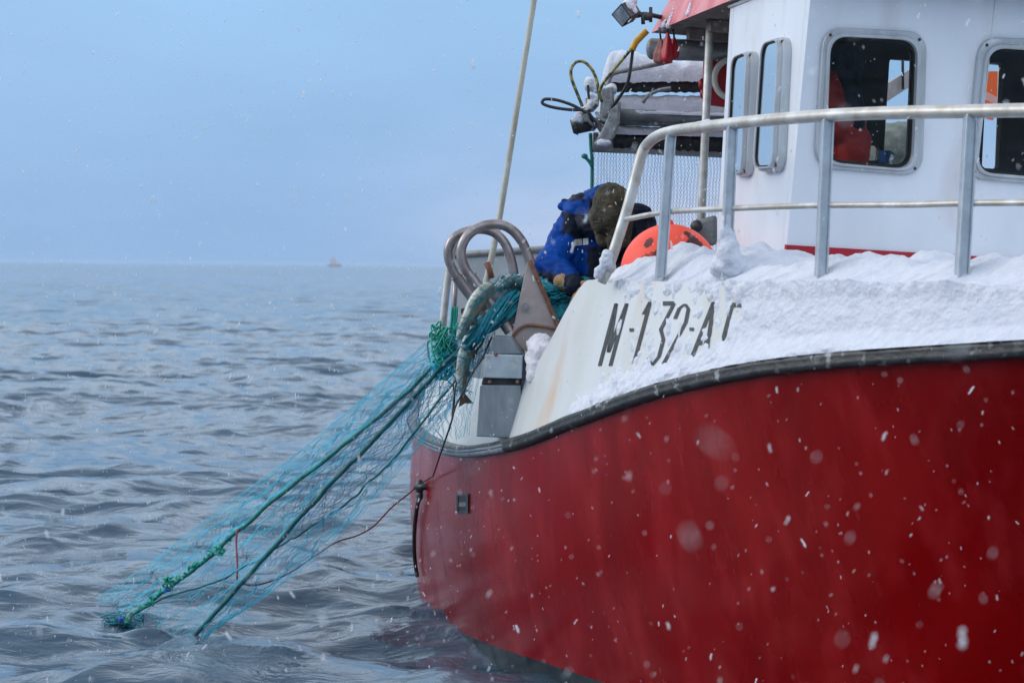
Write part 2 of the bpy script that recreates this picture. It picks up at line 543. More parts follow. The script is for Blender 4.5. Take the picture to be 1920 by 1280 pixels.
M['fish_back'] = mat('brown_cod_back', (0.13, 0.115, 0.075), 0.3, col2=(0.22, 0.19, 0.12), scale=26, bump=0.001, bscale=70, coat=0.3)
M['fin'] = mat('dark_fish_fin', (0.045, 0.035, 0.025), 0.4, col2=(0.09, 0.06, 0.035), scale=25)
M['gloves_red'] = mat('red_rubber_floats', (0.52, 0.012, 0.03), 0.4, col2=(0.34, 0.02, 0.025), scale=14, bump=0.002, bscale=40)
M['gloves_pale'] = mat('brownish_red_cloth', (0.34, 0.13, 0.11), 0.6, col2=(0.22, 0.07, 0.06), scale=14, bump=0.003, bscale=40)
M['ring'] = mat('cream_ring', (0.66, 0.62, 0.52), 0.5)
M['orange_flag'] = mat('orange_cloth', (0.85, 0.11, 0.02), 0.6)
M['white_flag'] = mat('white_cloth', (0.82, 0.82, 0.84), 0.6)
for _k, _c in (('orange_flag', (0.95, 0.16, 0.03, 1)), ('white_flag', (0.9, 0.9, 0.92, 1))):
    _n, _l = M[_k].node_tree.nodes, M[_k].node_tree.links
    _tr = _n.new('ShaderNodeBsdfTranslucent'); _tr.inputs[0].default_value = _c
    _ms = _n.new('ShaderNodeMixShader'); _ms.inputs[0].default_value = 0.6
    _l.new(_n['Principled BSDF'].outputs[0], _ms.inputs[1]); _l.new(_tr.outputs[0], _ms.inputs[2])
    _l.new(_ms.outputs[0], _n['Material Output'].inputs[0])
M['lamp_glass'] = mat('floodlight_glass', (0.10, 0.12, 0.14), 0.12, col2=(0.26, 0.29, 0.31), scale=18)
M['ship_white_hazed'] = mat('hazed_ship_paint', (0.66, 0.60, 0.60), 0.6)  # lightened: fading by haze is put into the colour
M['ship_red_hazed'] = mat('hazed_ship_hull', (0.42, 0.38, 0.42), 0.6)  # hull paled the same way, haze mixed into its colour
M['blob_black'] = mat('scupper_dark', (0.010, 0.012, 0.012), 0.5, col2=(0.04, 0.04, 0.03), scale=20)


def glass_mat(name, tint=(1, 1, 1), boost=1.0):
    m = bpy.data.materials.new(name)
    m.use_nodes = True
    n, l = m.node_tree.nodes, m.node_tree.links
    n.clear()
    o = n.new('ShaderNodeOutputMaterial')
    t = n.new('ShaderNodeBsdfTransparent'); t.inputs[0].default_value = (*tint, 1)
    g = n.new('ShaderNodeBsdfGlossy'); g.inputs['Roughness'].default_value = 0.02
    fr = n.new('ShaderNodeFresnel'); fr.inputs[0].default_value = 1.5
    mx = n.new('ShaderNodeMixShader')
    mm = n.new('ShaderNodeMath'); mm.operation = 'MULTIPLY'; mm.inputs[1].default_value = boost
    mm.use_clamp = True
    l.new(fr.outputs[0], mm.inputs[0])
    l.new(mm.outputs[0], mx.inputs[0]); l.new(t.outputs[0], mx.inputs[1]); l.new(g.outputs[0], mx.inputs[2])
    l.new(mx.outputs[0], o.inputs[0])
    return m


M['glass'] = glass_mat('window_glass', (0.95, 0.97, 0.97), 0.8)
M['glass_side'] = glass_mat('side_window_glass', (0.80, 0.88, 0.92), 6.0)


def water_mat():
    m = bpy.data.materials.new('cold_sea_water')
    m.use_nodes = True
    n, l = m.node_tree.nodes, m.node_tree.links
    b = n['Principled BSDF']
    b.inputs['Base Color'].default_value = (0.046, 0.086, 0.128, 1)
    b.inputs['Roughness'].default_value = 0.06
    b.inputs['IOR'].default_value = 1.333
    t = n.new('ShaderNodeTexCoord')
    mpn = n.new('ShaderNodeMapping'); mpn.inputs['Scale'].default_value = (0.7, 1.0, 1.0)
    mpn.inputs['Rotation'].default_value = (0, 0, 0.25)
    l.new(t.outputs['Object'], mpn.inputs[0])
    n1 = n.new('ShaderNodeTexNoise'); n1.inputs['Scale'].default_value = 4.2; n1.inputs['Detail'].default_value = 5; n1.inputs['Roughness'].default_value = 0.55
    n1.inputs['Distortion'].default_value = 0.6
    l.new(mpn.outputs[0], n1.inputs['Vector'])
    n2 = n.new('ShaderNodeTexNoise'); n2.inputs['Scale'].default_value = 1.1; n2.inputs['Detail'].default_value = 4
    l.new(mpn.outputs[0], n2.inputs['Vector'])
    b1 = n.new('ShaderNodeBump'); b1.inputs['Distance'].default_value = 0.05; b1.inputs['Strength'].default_value = 0.8
    l.new(n1.outputs[0], b1.inputs['Height'])
    b2 = n.new('ShaderNodeBump'); b2.inputs['Distance'].default_value = 0.20; b2.inputs['Strength'].default_value = 0.7
    l.new(n2.outputs[0], b2.inputs['Height'])
    n3 = n.new('ShaderNodeTexNoise'); n3.inputs['Scale'].default_value = 0.22; n3.inputs['Detail'].default_value = 3
    l.new(mpn.outputs[0], n3.inputs['Vector'])
    b3 = n.new('ShaderNodeBump'); b3.inputs['Distance'].default_value = 2.0; b3.inputs['Strength'].default_value = 1.0
    l.new(n3.outputs[0], b3.inputs['Height'])
    l.new(b3.outputs[0], b2.inputs['Normal'])
    l.new(b2.outputs[0], b1.inputs['Normal'])
    l.new(b1.outputs[0], b.inputs['Normal'])
    return m


M['water'] = water_mat()

# ------------------------------------------------------------------ sea
WAVES = []
_r = random.Random(178)
for i in range(200):
    lam = 0.26 * (12.0 / 0.26) ** (((i + _r.random()) / 200) ** 1.25)
    k = 2 * math.pi / lam
    th = math.radians(262 + _r.gauss(0, 44))                  # running towards the camera and a little left
    slope = 0.0238 * (1.0 if lam < 1.3 else (1.3 / lam) ** 0.8)
    WAVES.append((k * math.cos(th), k * math.sin(th), slope / k, _r.random() * 2 * math.pi, lam))


def sea(x, y, spacing=None):
    x = np.asarray(x, float); y = np.asarray(y, float)
    z = np.zeros_like(x); dx = np.zeros_like(x); dy = np.zeros_like(x)
    for kx, ky, a, ph, lam in WAVES:
        aa = a if spacing is None else a * np.clip((lam / spacing - 1.4) / 1.4, 0, 1)
        arg = kx * x + ky * y + ph
        kk = math.hypot(kx, ky)
        s, c = np.sin(arg), np.cos(arg)
        z += aa * s
        dx += aa * c * kx / kk * 1.0
        dy += aa * c * ky / kk * 1.0
    for cx, cy in ((-2.05, 10.45), (-1.63, 9.98), (-1.85, 10.25)):        # rings where the ropes cut the surface
        r = np.sqrt((x - cx) ** 2 + (y - cy) ** 2)
        z += 0.016 * np.sin(r * 26) * np.exp(-r / 0.28)
    return dx, dy, z


def sea_z(x, y):
    return float(sea(np.array([x]), np.array([y]))[2][0])


def build_sea():
    az = np.concatenate([np.radians(np.linspace(-180, -24, 60, endpoint=False)),
                         np.radians(np.linspace(-24, -17, 40, endpoint=False)),
                         np.radians(np.linspace(-17, 17, 720, endpoint=False)),
                         np.radians(np.linspace(17, 24, 40, endpoint=False)),
                         np.radians(np.linspace(24, 180, 60, endpoint=False))])
    py = np.concatenate([np.linspace(4000, 900, 60, endpoint=False), np.linspace(900, 420, 620, endpoint=False), np.linspace(420, 60, 660, endpoint=False), np.linspace(60, 4, 150, endpoint=False),
                         np.array([4, 3.2, 2.5, 1.9, 1.4, 1.0, 0.75, 0.55])])
    d = CAM_Z * F_PX / py
    A, D = np.meshgrid(az, d)
    X, Y = np.sin(A) * D, np.cos(A) * D
    dd = np.gradient(d)[:, None]
    da = np.gradient(az)[None, :]
    sp = np.maximum(np.abs(dd) * np.ones_like(A) * 0.75, D * np.abs(da))
    dx, dy, dz = sea(X, Y, sp)
    nr, nc = A.shape
    co = np.stack([X + dx, Y + dy, dz], -1).reshape(-1, 3)
    co = np.vstack([co, [[0, 0, 0]]])
    i = np.arange(nr - 1)[:, None]; j = np.arange(nc)[None, :]
    j2 = (j + 1) % nc
    q = np.stack([i * nc + j, i * nc + j2 + 0 * i, (i + 1) * nc + j2, (i + 1) * nc + j], -1).reshape(-1, 4)
    q = q[:, ::-1]
    tri = np.stack([np.full(nc, nr * nc), (np.arange(nc) + 1) % nc, np.arange(nc)], -1)
    me = bpy.data.meshes.new('sea')
    me.vertices.add(len(co)); me.vertices.foreach_set('co', co.ravel())
    nl = q.size + tri.size
    me.loops.add(nl)
    me.loops.foreach_set('vertex_index', np.concatenate([q.ravel(), tri.ravel()]).astype(np.int32))
    npoly = len(q) + len(tri)
    me.polygons.add(npoly)
    ls = np.concatenate([np.arange(len(q)) * 4, q.size + np.arange(len(tri)) * 3]).astype(np.int32)
    me.polygons.foreach_set('loop_start', ls)
    me.polygons.foreach_set('use_smooth', np.ones(npoly, bool))
    me.update(calc_edges=True); me.validate()
    me.materials.append(M['water'])
    o = bpy.data.objects.new('sea', me); COL.objects.link(o)
    if sum(p.normal.z for p in me.polygons[:200]) < 0:
        me.flip_normals()
    tag(o, 'choppy grey blue sea with dark wave troughs', None, None, 'structure')


build_sea()

# ------------------------------------------------------------------ the boat: frame and lines
OX, OY = 2.25, 8.40
AH = math.radians(12)
FW = V((math.sin(AH), -math.cos(AH), 0))      # forward
ST = V((-math.cos(AH), -math.sin(AH), 0))     # starboard


def bw(s, f, z):
    return V((OX, OY, z)) + ST * s + FW * f - V((0, 0, 0))


HEEL = 0.045


def wh(s, f, z):
    return bw(s - HEEL * (z - 2.3), f, z + HEEL * (s - 1.1))


s_rail = pchip([(-6.4, 1.30), (-6, 1.50), (-5, 1.85), (-4, 2.04), (-3, 2.13), (-2, 2.12), (-1, 2.0), (0, 1.78), (1, 1.45), (2, 0.95), (2.5, 0.58), (2.95, 0.03)])
z_rail = pchip([(-6.4, 1.14), (-5, 0.99), (-4, 0.95), (-3, 0.945), (-2, 0.98), (-1.5, 1.035), (-1, 1.125), (-0.5, 1.25), (0, 1.375), (0.5, 1.485), (1, 1.565), (1.75, 1.645), (2.95, 1.76)])
s_wat = pchip([(-6.4, 1.05), (-6, 1.30), (-5, 1.78), (-4.1, 2.0), (-2.7, 2.05), (-2, 2.00), (-1, 1.80), (0, 1.44), (1, 0.91), (2, 0.28), (2.95, 0.0)])
LEAN = 0.27                                     # the bulwark leans inboard going up


def z_top(f):
    """top edge of the bulwark: high forward, cut away amidships for hauling"""
    lo = z_rail(f) + 0.36
    return lo + (1.845 - lo) * smooth(-1.30, -0.86, f) if f < -0.86 else 1.845


def bul(f, z, off=0.0):
    return bw(s_rail(f) - LEAN * (z - z_rail(f)) - 0.02 + off, f, z)


def s_top(f):
    return s_rail(f) - LEAN * (1.845 - z_rail(f)) - 0.02


def solve_f(sfun, x, lo=-2.2, hi=2.4, z=1.9):
    """station whose plan point lies at picture column x"""
    def col(f):
        p = bw(sfun(f), f, z)
        q = CAM_I @ p
        return 960 + F_PX * q.x / -q.z
    for _ in range(40):
        m = 0.5 * (lo + hi)
        if col(m) < x: lo = m
        else: hi = m
    return 0.5 * (lo + hi)


def depth_at(sfun, x):
    f = solve_f(sfun, x)
    return bw(sfun(f), f, 1.9).y


def px_of(p):
    q = CAM_I @ p
    return 960 + F_PX * q.x / -q.z, 640 - F_PX * q.y / -q.z


boat = empty('fishing_boat', bw(0, -1.5, 0), 'red hulled fishing boat with white wheelhouse and snow covered bulwark, net hauled over its side', 'fishing boat')

# hull
BOOT = [(-4.0, -0.08), (-2.6, -0.02), (-1.2, 0.065), (0.0, 0.09)]
H_ABOVE, H_BELOW = 44, 14


def hull_rows(sgn, n=170):
    rows = []
    for i in range(n + 1):
        f = -6.4 + 9.35 * i / n
        b = smooth(0.0, 2.95, f)
        row = []
        zr, sr, sw = z_rail(f), s_rail(f), s_wat(f)
        zb = lerp_tab(BOOT, f)
        for j in range(H_ABOVE + H_BELOW + 1):
            z = zr + (zb - zr) * j / H_ABOVE if j <= H_ABOVE else zb + (-0.75 - zb) * (j - H_ABOVE) / H_BELOW
            if z >= 0:
                t = z / zr
                s = sw + (sr - sw) * t ** (1.0 + 0.5 * b) + 0.035 * math.sin(math.pi * t) * (1 - b)
            else:
                t = -z / 0.75
                s = sw * (1 - 0.55 * t * t)
            ff = f - 0.75 * b * b * (1 - max(0.0, z) / zr) * (1 if f > 0 else 0)
            row.append(bw(sgn * s, ff, z))
        rows.append(row)
    return rows


mb = MB()
for sgn in (1, -1):
    mb.grid(hull_rows(sgn), flip=(sgn < 0))
ra, rb = hull_rows(1)[0], hull_rows(-1)[0]
mb.grid([ra, rb])
hull = mb.build('hull', [M['red'], M['black_boot']], boat, auto=50)
_hn = H_ABOVE + H_BELOW
for p in hull.data.polygons:
    if p.index < 2 * 170 * _hn and (p.index % _hn) >= H_ABOVE:
        p.material_index = 1

# rubbing rail
mb = MB()
path = [bw(s_rail(f), f, z_rail(f)) for f in np.linspace(-6.4, 2.95, 140)]
prof = [(0.0, -0.032), (0.022, -0.031), (0.034, -0.024), (0.038, -0.010), (0.033, -0.002), (0.037, 0.008), (0.034, 0.021), (0.022, 0.028), (0.0, 0.030), (-0.03, 0.028), (-0.03, -0.03)]
rows = []
for f in np.linspace(-6.4, 2.95, 170):
    j = fb((f * 3.0, 1.3, 0), 1, 3) * 0.006
    rows.append([bw(s_rail(f) + a * (1 + j * 8), f, z_rail(f) + b + j * 0.5) for a, b in prof])
mb.grid(rows, close=True)
railo = mb.build('rub_rail', [M['rubber'], M['wet_rail']], boat, auto=60)
for p in railo.data.polygons:
    q = p.center
    f = (q - V((OX, OY, 0))).dot(FW)
    if f < -1.25 and p.normal.z > -0.1:
        p.material_index = 1
mb = MB()
mb.grid([[bw(-s_rail(f) - a, f, z_rail(f) + b) for a, b in prof] for f in np.linspace(-6.4, 2.95, 90)], close=True)
mb.build('rub_rail', M['rubber'], boat, auto=60)

# bulwark, both sides, with thickness
fs = np.linspace(-6.4, 2.9, 240)
for sgn in (1, -1):
    mb = MB()
    outer, inner = [], []
    for f in fs:
        zt, zr = z_top(f), z_rail(f)
        o_, i_ = [], []
        for j in range(13):
            z = zr + (zt - zr) * j / 12
            s = max(0.02, s_rail(f) - LEAN * (z - zr) - 0.02)
            o_.append(bw(sgn * s, f, z))
            i_.append(bw(sgn * max(0.0, s - 0.055), f, z))
        outer.append(o_ + i_[::-1])
    mb.grid(outer, close=True)
    ob = mb.build('bulwark', M['white_worn'], boat, auto=50)
    if sgn == 1:
        BUL = BVHTree.FromPolygons([v.co for v in ob.data.vertices], [tuple(p.vertices) for p in ob.data.polygons])
        bulwark = ob

# decks
mb = MB()
ff = np.linspace(-6.35, -0.9, 30)
mb.grid([[bw(s_rail(f) * t, f, 0.74) for t in (-0.90, 0.90)] for f in ff])
mb.build('working_deck', M['grey'], boat, smooth_=False)
mb = MB()
ff = np.linspace(-0.9, 2.85, 40)
for sgn in (1, -1):
    rr = []
    for f in ff:
        so = max(0.03, s_top(f) - 0.03)
        si = 1.08 if f < 0.0 else 0.0
        si = min(si, so)
        rr.append([bw(sgn * so, f, 1.79), bw(sgn * si, f, 1.79)])
    mb.grid(rr)
# bulkhead under the after edge of the raised deck
mb.add([bw(1.72, -0.9, 0.74), bw(-1.72, -0.9, 0.74), bw(-1.72, -0.9, 1.79), bw(1.72, -0.9, 1.79)], [(0, 1, 2, 3)])
mb.build('foredeck', M['white'], boat, smooth_=False)

# registration letters painted on the bulwark
def letter_quad(mb, pts, nu=4, nv=8):
    """quad in picture pixels laid onto the bulwark side"""
    rows = []
    for i in range(nv + 1):
        a = i / nv
        row = []
        for j in range(nu + 1):
            b = j / nu
            x = (1 - a) * ((1 - b) * pts[0][0] + b * pts[1][0]) + a * ((1 - b) * pts[3][0] + b * pts[2][0])
            y = (1 - a) * ((1 - b) * pts[0][1] + b * pts[1][1]) + a * ((1 - b) * pts[3][1] + b * pts[2][1])
            hit = BUL.ray_cast(CAM_P, ray(x, y))
            if hit[0] is None:
                return
            nrm = hit[1] if hit[1].y < 0 else -hit[1]
            row.append(hit[0] + nrm * 0.003)
        rows.append(row)
    mb.grid(rows)


GLYPH = {
    'M': [((0, 0), (0.0, 1)), ((0.0, 1), (0.48, 0.22)), ((0.48, 0.22), (1.0, 1)), ((1.0, 1), (1.0, 0))],
    '1': [((0.55, 0), (0.55, 1)), ((0.55, 1), (0.15, 0.8))],
    '3': [((0.0, 1), (0.95, 1)), ((0.95, 1), (0.40, 0.58)), ((0.40, 0.58), (0.85, 0.42)), ((0.85, 0.42), (0.85, 0.14)), ((0.85, 0.14), (0.45, 0.0)), ((0.45, 0.0), (0.0, 0.12))],
    '2': [((0.0, 0.76), (0.12, 0.93)), ((0.12, 0.93), (0.50, 1)), ((0.50, 1), (0.88, 0.92)), ((0.88, 0.92), (0.95, 0.70)), ((0.95, 0.70), (0.02, 0.03)), ((0.0, 0.03), (0.95, 0.03))],
    'A': [((0.0, 0), (0.50, 1)), ((0.50, 1), (1.0, 0)), ((0.22, 0.34), (0.80, 0.34))],
    'E': [((0.05, 0), (0.05, 1)), ((0.05, 1), (0.95, 1)), ((0.05, 0.52), (0.75, 0.52)), ((0.05, 0), (0.95, 0))],
    '-': [((0.0, 0.55), (0.8, 0.55))],
}


def letter(ch, x0, w, yb, yt, lw=6.5, slant=0.265):
    mb = MB()
    h = yb - yt
    for (a, b), (c, d) in GLYPH[ch]:
        p = V((x0 + a * w + slant * h * b, yb - h * b, 0)); q = V((x0 + c * w + slant * h * d, yb - h * d, 0))
        dr = (q - p).normalized()
        nx = V((-dr.y, dr.x, 0))
        if abs(dr.y) > 0.5:                          # near upright stroke: ends cut level
            nx = V((1, 0, 0)) * lw * 0.5
        else:
            nx = nx * lw * 0.62
        letter_quad(mb, [(p + nx)[:2], (p - nx)[:2], (q - nx)[:2], (q + nx)[:2]])
    o = mb.build('registration_letter', M['letter'], boat, smooth_=False)
    return o


letter('M', 1125, 20, 686, 569)
letter('-', 1164, 10, 683, 566, 5)
letter('1', 1180, 16, 683, 566)
letter('3', 1213, 22, 685, 569)
letter('2', 1243, 23, 686, 570)
letter('-', 1277, 10, 680, 566, 5)
letter('A', 1293, 30, 682, 566, 7)
letter('E', 1343, 25, 682, 572, 7)

# ------------------------------------------------------------------ snow on the boat
def snow_bulwark():
    """one continuous coat: up the bulwark side, round its top edge and in over the deck"""
    mb = MB()
    rows = []
    F0, F1 = -0.97, 2.86
    nf, nv, nt = 560, 96, 46
    UP = V((0, 0, 1))
    for i in range(nf + 1):
        f = F0 + (F1 - F0) * i / nf
        zt, zr = z_top(f), z_rail(f)
        endf = smooth(-0.97, -0.80, f)
        st_ = s_top(f) if f > -0.86 else s_rail(f) - LEAN * (zt - zr) - 0.02
        zb = zr + 0.022
        row = []
        for j in range(nv + 1):
            v = j / nv
            z = zb + (zt - zb) * v
            n1 = fb((f * 3.2, z * 3.2, 3.1), 1, 4)
            n2 = fb((f * 12, z * 12, 9.0), 1, 4)
            n3 = fb((f * 36, z * 36, 4.0), 1, 3)
            n5 = fb((f * 26 + z * 5, z * 13, 6.0), 1, 3)
            mid = smooth(-0.64, -0.38, f) * smooth(0.80, 0.40, f)
            t = -0.015 + 0.010 * smooth(-0.60, 0.0, f) + 0.020 * smooth(0.30, 0.80, f)
            t += 0.006 * n1 + 0.0045 * n2 + 0.0034 * n3 + mid * (0.015 * n5 + 0.008 * n2 + 0.002)
            lower = smooth(0.34, 0.0, v + 0.10 * n1) * smooth(-0.95, -0.30, f)          # drift standing on the rail
            t += lower * (0.050 + 0.014 * n1 + 0.008 * n2 + 0.0025 * n3)
            up = smooth(0.70 + 0.14 * n1, 1.02, v)
            t += up * up * (0.010 + 0.014 * n1 + 0.012 * n2 + 0.003 * n3) * endf
            t = max(t, -0.014)
            if j == 0: t = min(t, 0.004)
            a = math.radians(40) * smooth(0.80, 1.0, v)
            p = bul(f, z, 0.0)
            row.append(p + (ST * math.cos(a) + UP * math.sin(a)) * t)
        tc_ = t
        wdt = min(0.62, max(0.03, st_ - 0.02))
        for j in range(1, nt + 1):
            u = j / nt
            s_ = st_ - wdt * u
            n1 = fb((f * 2.6, s_ * 2.6, 5.0), 1, 4)
            n2 = fb((f * 8, s_ * 8, 1.0), 1, 4)
            n3 = fb((f * 28, s_ * 28, 2.0), 1, 3)
            n4 = max(0.0, fb((f * 5.0, s_ * 3, 8.0), 1, 3))
            h = 0.100 + 0.050 * n1 + 0.030 * n2 + 0.006 * n3 + 0.08 * n4
            h = max(0.03, h) * smooth(-0.97, -0.75, f)
            h *= 0.88 - 0.42 * smooth(0.40, 0.9, u)
            k = smooth(0.0, 0.27 + 0.10 * n1, u)
            t = tc_ * (1 - k) + h * k
            a = math.radians(40) + math.radians(50) * smooth(0.0, 0.12, u)
            row.append(bw(s_, f, zt) + (ST * math.cos(a) + UP * math.sin(a)) * t)
        rows.append(row)
    mb.grid(rows)
    o = mb.build('snow_cover', M['snow'], None)
    tag(o, 'lumpy white snow lying thick along the boat bulwark and foredeck', 'snow', None, 'stuff')


snow_bulwark()


def snow_blob(name, pts, label, m='snow', voxel=0.012, amp=0.012, sc_=14):
    """pts: list of (centre, radius or radii)"""
    mb = MB()
    for c, r in pts:
        mb.ball(c, r, 8, 12)
    me = remeshed(mb, voxel, 5)
    for v in me.vertices:
        v.co = v.co + v.normal * amp * fb(v.co * sc_, 1, 4)
    me.materials.append(M[m])
    o = link(name, me)
    tag(o, label, 'snow', None, 'stuff')
    return o


# ------------------------------------------------------------------ wheelhouse
ZF, ZR = 1.78, 3.10
A0, A1 = wh(1.15, 0.0, ZF), wh(1.15, 0.15, ZR)           # starboard front corner, bottom and top
B0, B1 = wh(-1.15, 0.0, ZF), wh(-1.15, 0.15, ZR)
C0, C1 = wh(1.15, -0.90, ZF), wh(1.15, -0.90, ZR)
D0, D1 = wh(-1.15, -0.90, ZF), wh(-1.15, -0.90, ZR)


def rounded(c4, r, k=6):
    """rounded polygon through four 3D corners"""
    out = []
    for i in range(4):
        p, a, b = c4[i], c4[i - 1], c4[(i + 1) % 4]
        ra_ = min(r, 0.45 * (a - p).length); rb_ = min(r, 0.45 * (b - p).length)
        q0 = p + (a - p).normalized() * ra_; q1 = p + (b - p).normalized() * rb_
        for j in range(k + 1):
            t = j / k
            out.append(q0 * (1 - t) ** 2 + p * 2 * t * (1 - t) + q1 * t * t)
    return out


def wall(name, outer, holes, n, th, mats, parent):
    """flat wall with holes; n points outdoors; second material lines the inside"""
    mb = MB()
    loops = [outer] + holes
    flat = [p for lp in loops for p in lp]
    tris = tessellate_polygon(loops)
    mb.add(flat, [tuple(t) for t in tris], 0)
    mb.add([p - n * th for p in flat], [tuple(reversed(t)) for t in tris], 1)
    for lp in loops:
        m = len(lp)
        for i in range(m):
            j = (i + 1) % m
            mb.add([lp[i], lp[j], lp[j] - n * th, lp[i] - n * th], [(0, 1, 2, 3)], 1 if lp is not outer else 0)
    return mb.build(name, mats, parent, smooth_=False, fix=False)


def win_px(corners, p0, n):
    return [on_plane(x, y, p0, n) for x, y in corners]


def window(glass4, frame4, n, depth, gmat, bolts=True, r=0.075, pane=0.12, gw=0.011):
    """frame ring standing proud of the wall, black gasket and pane"""
    go, fo = rounded(glass4, r), rounded(frame4, r * 1.25)
    k = len(go)
    mb = MB()
    mid = [g * 0.55 + f * 0.45 for g, f in zip(go, fo)]
    rings = [[p - n * 0.01 for p in fo], [p + n * depth * 0.45 for p in fo], [p * 0.9 + q * 0.1 + n * depth * 0.62 for p, q in zip(fo, go)],
             [p + n * depth * 0.62 for p in mid], [p * 0.8 + q * 0.2 + n * depth for p, q in zip(mid, go)],
             [p * 0.12 + q * 0.88 + n * depth for p, q in zip(mid, go)], [p + n * depth * 0.8 for p in go], [p - n * 0.05 for p in go]]
    mb.grid(rings, close=True)
    if bolts:
        for i in range(3, k, 7):
            c = (fo[i] + mid[i]) * 0.5 + n * depth * 0.62
            mb.ball(c, 0.007, 5, 8, mi=1)
    wo = MB()
    cen = sum(go, V()) / k
    fr = mb.build('window', [M['frame'], M['dark']], boat, auto=45)
    # gasket
    g = MB()
    gi = [p + (cen - p).normalized() * gw for p in go]
    g.grid([[p + n * depth * (pane + 0.1) for p in go], [p + n * depth * (pane + 0.1) for p in gi], [p + n * (depth * pane - 0.02) for p in gi]], close=True)
    g.build('gasket', M['gasket'], fr, smooth_=False)
    pn = MB()
    pn.add([p + n * depth * pane for p in go], [tuple(range(k))])
    pn.build('pane', gmat, fr, smooth_=False)
    return go


fn = (B0 - A0).cross(A1 - A0).normalized()
if fn.y > 0: fn = -fn
sn = (A0 - C0).cross(C1 - C0).normalized()
if sn.x > 0: sn = -sn
an = (D0 - C0).cross(C1 - C0).normalized()
if an.y < 0: an = -an
pn_ = -sn

front_g = [[(1554, 68), (1716, 77), (1706, 317), (1545, 303)], [(1850, 90), (2012, 100), (1996, 336), (1828, 322)], [(2150, 110), (2312, 122), (2292, 356), (2130, 342)]]
front_f = [[(1541, 50), (1736, 60), (1727, 330), (1524, 314)], [(1834, 68), (2034, 80), (2018, 352), (1808, 334)], [(2132, 88), (2334, 100), (2316, 374), (2110, 358)]]
gl = [win_px(c, A0, fn) for c in front_g]
fr = [win_px(c, A0, fn) for c in front_f]
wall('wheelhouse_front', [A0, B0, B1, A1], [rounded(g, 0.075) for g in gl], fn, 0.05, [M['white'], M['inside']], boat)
for g, f_ in zip(gl, fr):
    window(g, f_, fn, 0.030, M['glass'])

SD = 0.055
side_g = [[(1427, 84), (1457, 74), (1445, 312), (1412, 313)], [(1371, 110), (1398, 99), (1387, 324), (1361, 318)]]
side_f = [[(1422, 78), (1462, 66), (1450, 319), (1407, 322)], [(1367, 105), (1402, 92), (1391, 331), (1357, 327)]]
gl2 = [[p - sn * SD for p in win_px(c, A0 + sn * SD, sn)] for c in side_g]
fr2 = [[p - sn * SD for p in win_px(c, A0 + sn * SD, sn)] for c in side_f]
jf, jb_ = fn * 0.0515, an * 0.0515
wall('wheelhouse_side', [C0 - jb_, A0 - jf, A1 - jf, C1 - jb_], [rounded(g, 0.06) for g in gl2], sn, 0.05, [M['white'], M['inside']], boat)
for g, f_ in zip(gl2, fr2):
    window(g, f_, sn, SD, M['glass_side'], r=0.06, pane=0.80, gw=0.006)

# after wall: openings through which the daylight shows
ah = [[(1660, 112), (1745, 118), (1735, 312), (1648, 308)], [(1842, 118), (1873, 120), (1865, 318), (1832, 316)], [(1548, 270), (1643, 274), (1641, 303), (1546, 298)],
      [(1930, 128), (2010, 134), (2002, 318), (1922, 314)]]
ao = [rounded(win_px(c, C0, an), 0.02, 3) for c in ah]
CB, DB = wh(1.15, -0.90, 1.15), wh(-1.15, -0.90, 1.15)
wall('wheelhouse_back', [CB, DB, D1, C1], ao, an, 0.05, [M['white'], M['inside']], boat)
for o_ in ao[:2] + ao[3:]:
    g = MB(); g.add([p - an * 0.02 for p in o_], [tuple(range(len(o_)))])
    wpane = g.build('window', M['glass'], boat, smooth_=False)
# port wall with two windows matching the starboard side
pw = [rounded([bw(-1.15 - HEEL * (z - 2.3), f, z - 0.1) for f, z in q], 0.06) for q in
      ([(-0.08, 2.98), (-0.42, 2.98), (-0.42, 2.42), (-0.08, 2.42)], [(-0.52, 2.98), (-0.83, 2.98), (-0.83, 2.42), (-0.52, 2.42)])]
pw = [[p - pn_ * ((p - D0).dot(pn_)) for p in q] for q in pw]
wall('wheelhouse_side', [B0 - jf, D0 - jb_, D1 - jb_, B1 - jf], pw, pn_, 0.05, [M['white'], M['inside']], boat)
for q in pw:
    g = MB(); g.add([p - pn_ * 0.02 for p in q], [tuple(range(len(q)))])
    g.build('window', M['glass'], boat, smooth_=False)

mb = MB()
for u in (0.345, 0.665):
    a, b = A0.lerp(B0, u) + fn * 0.001, A1.lerp(B1, u) + fn * 0.001
    mb.tube([a.lerp(b, t / 10) for t in range(2, 11)], 0.003, 6)
    mb.build('weld_seam', M['white'], boat)
    mb = MB()
mb.tube([C0.lerp(C1, 0.985) + sn * 0.006, A0.lerp(A1, 0.985) + sn * 0.006], 0.008, 8)
mb.build('drip_rail', M['white'], boat)

# cabin lining below deck level, floor, console
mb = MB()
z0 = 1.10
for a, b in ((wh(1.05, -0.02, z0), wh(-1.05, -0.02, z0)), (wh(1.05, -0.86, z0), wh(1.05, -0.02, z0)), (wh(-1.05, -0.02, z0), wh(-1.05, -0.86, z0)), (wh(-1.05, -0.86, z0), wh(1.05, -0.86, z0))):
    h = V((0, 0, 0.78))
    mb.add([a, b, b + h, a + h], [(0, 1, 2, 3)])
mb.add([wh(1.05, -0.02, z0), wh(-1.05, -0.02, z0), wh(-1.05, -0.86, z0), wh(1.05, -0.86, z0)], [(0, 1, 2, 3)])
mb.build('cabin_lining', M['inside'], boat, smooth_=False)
mb = MB()
zc = 2.235
mb.obox(wh(1.04, -0.30, 1.12), wh(-1.04, -0.30, 1.12) - wh(1.04, -0.30, 1.12), FW * 0.24, V((0, 0, zc - 1.12)))
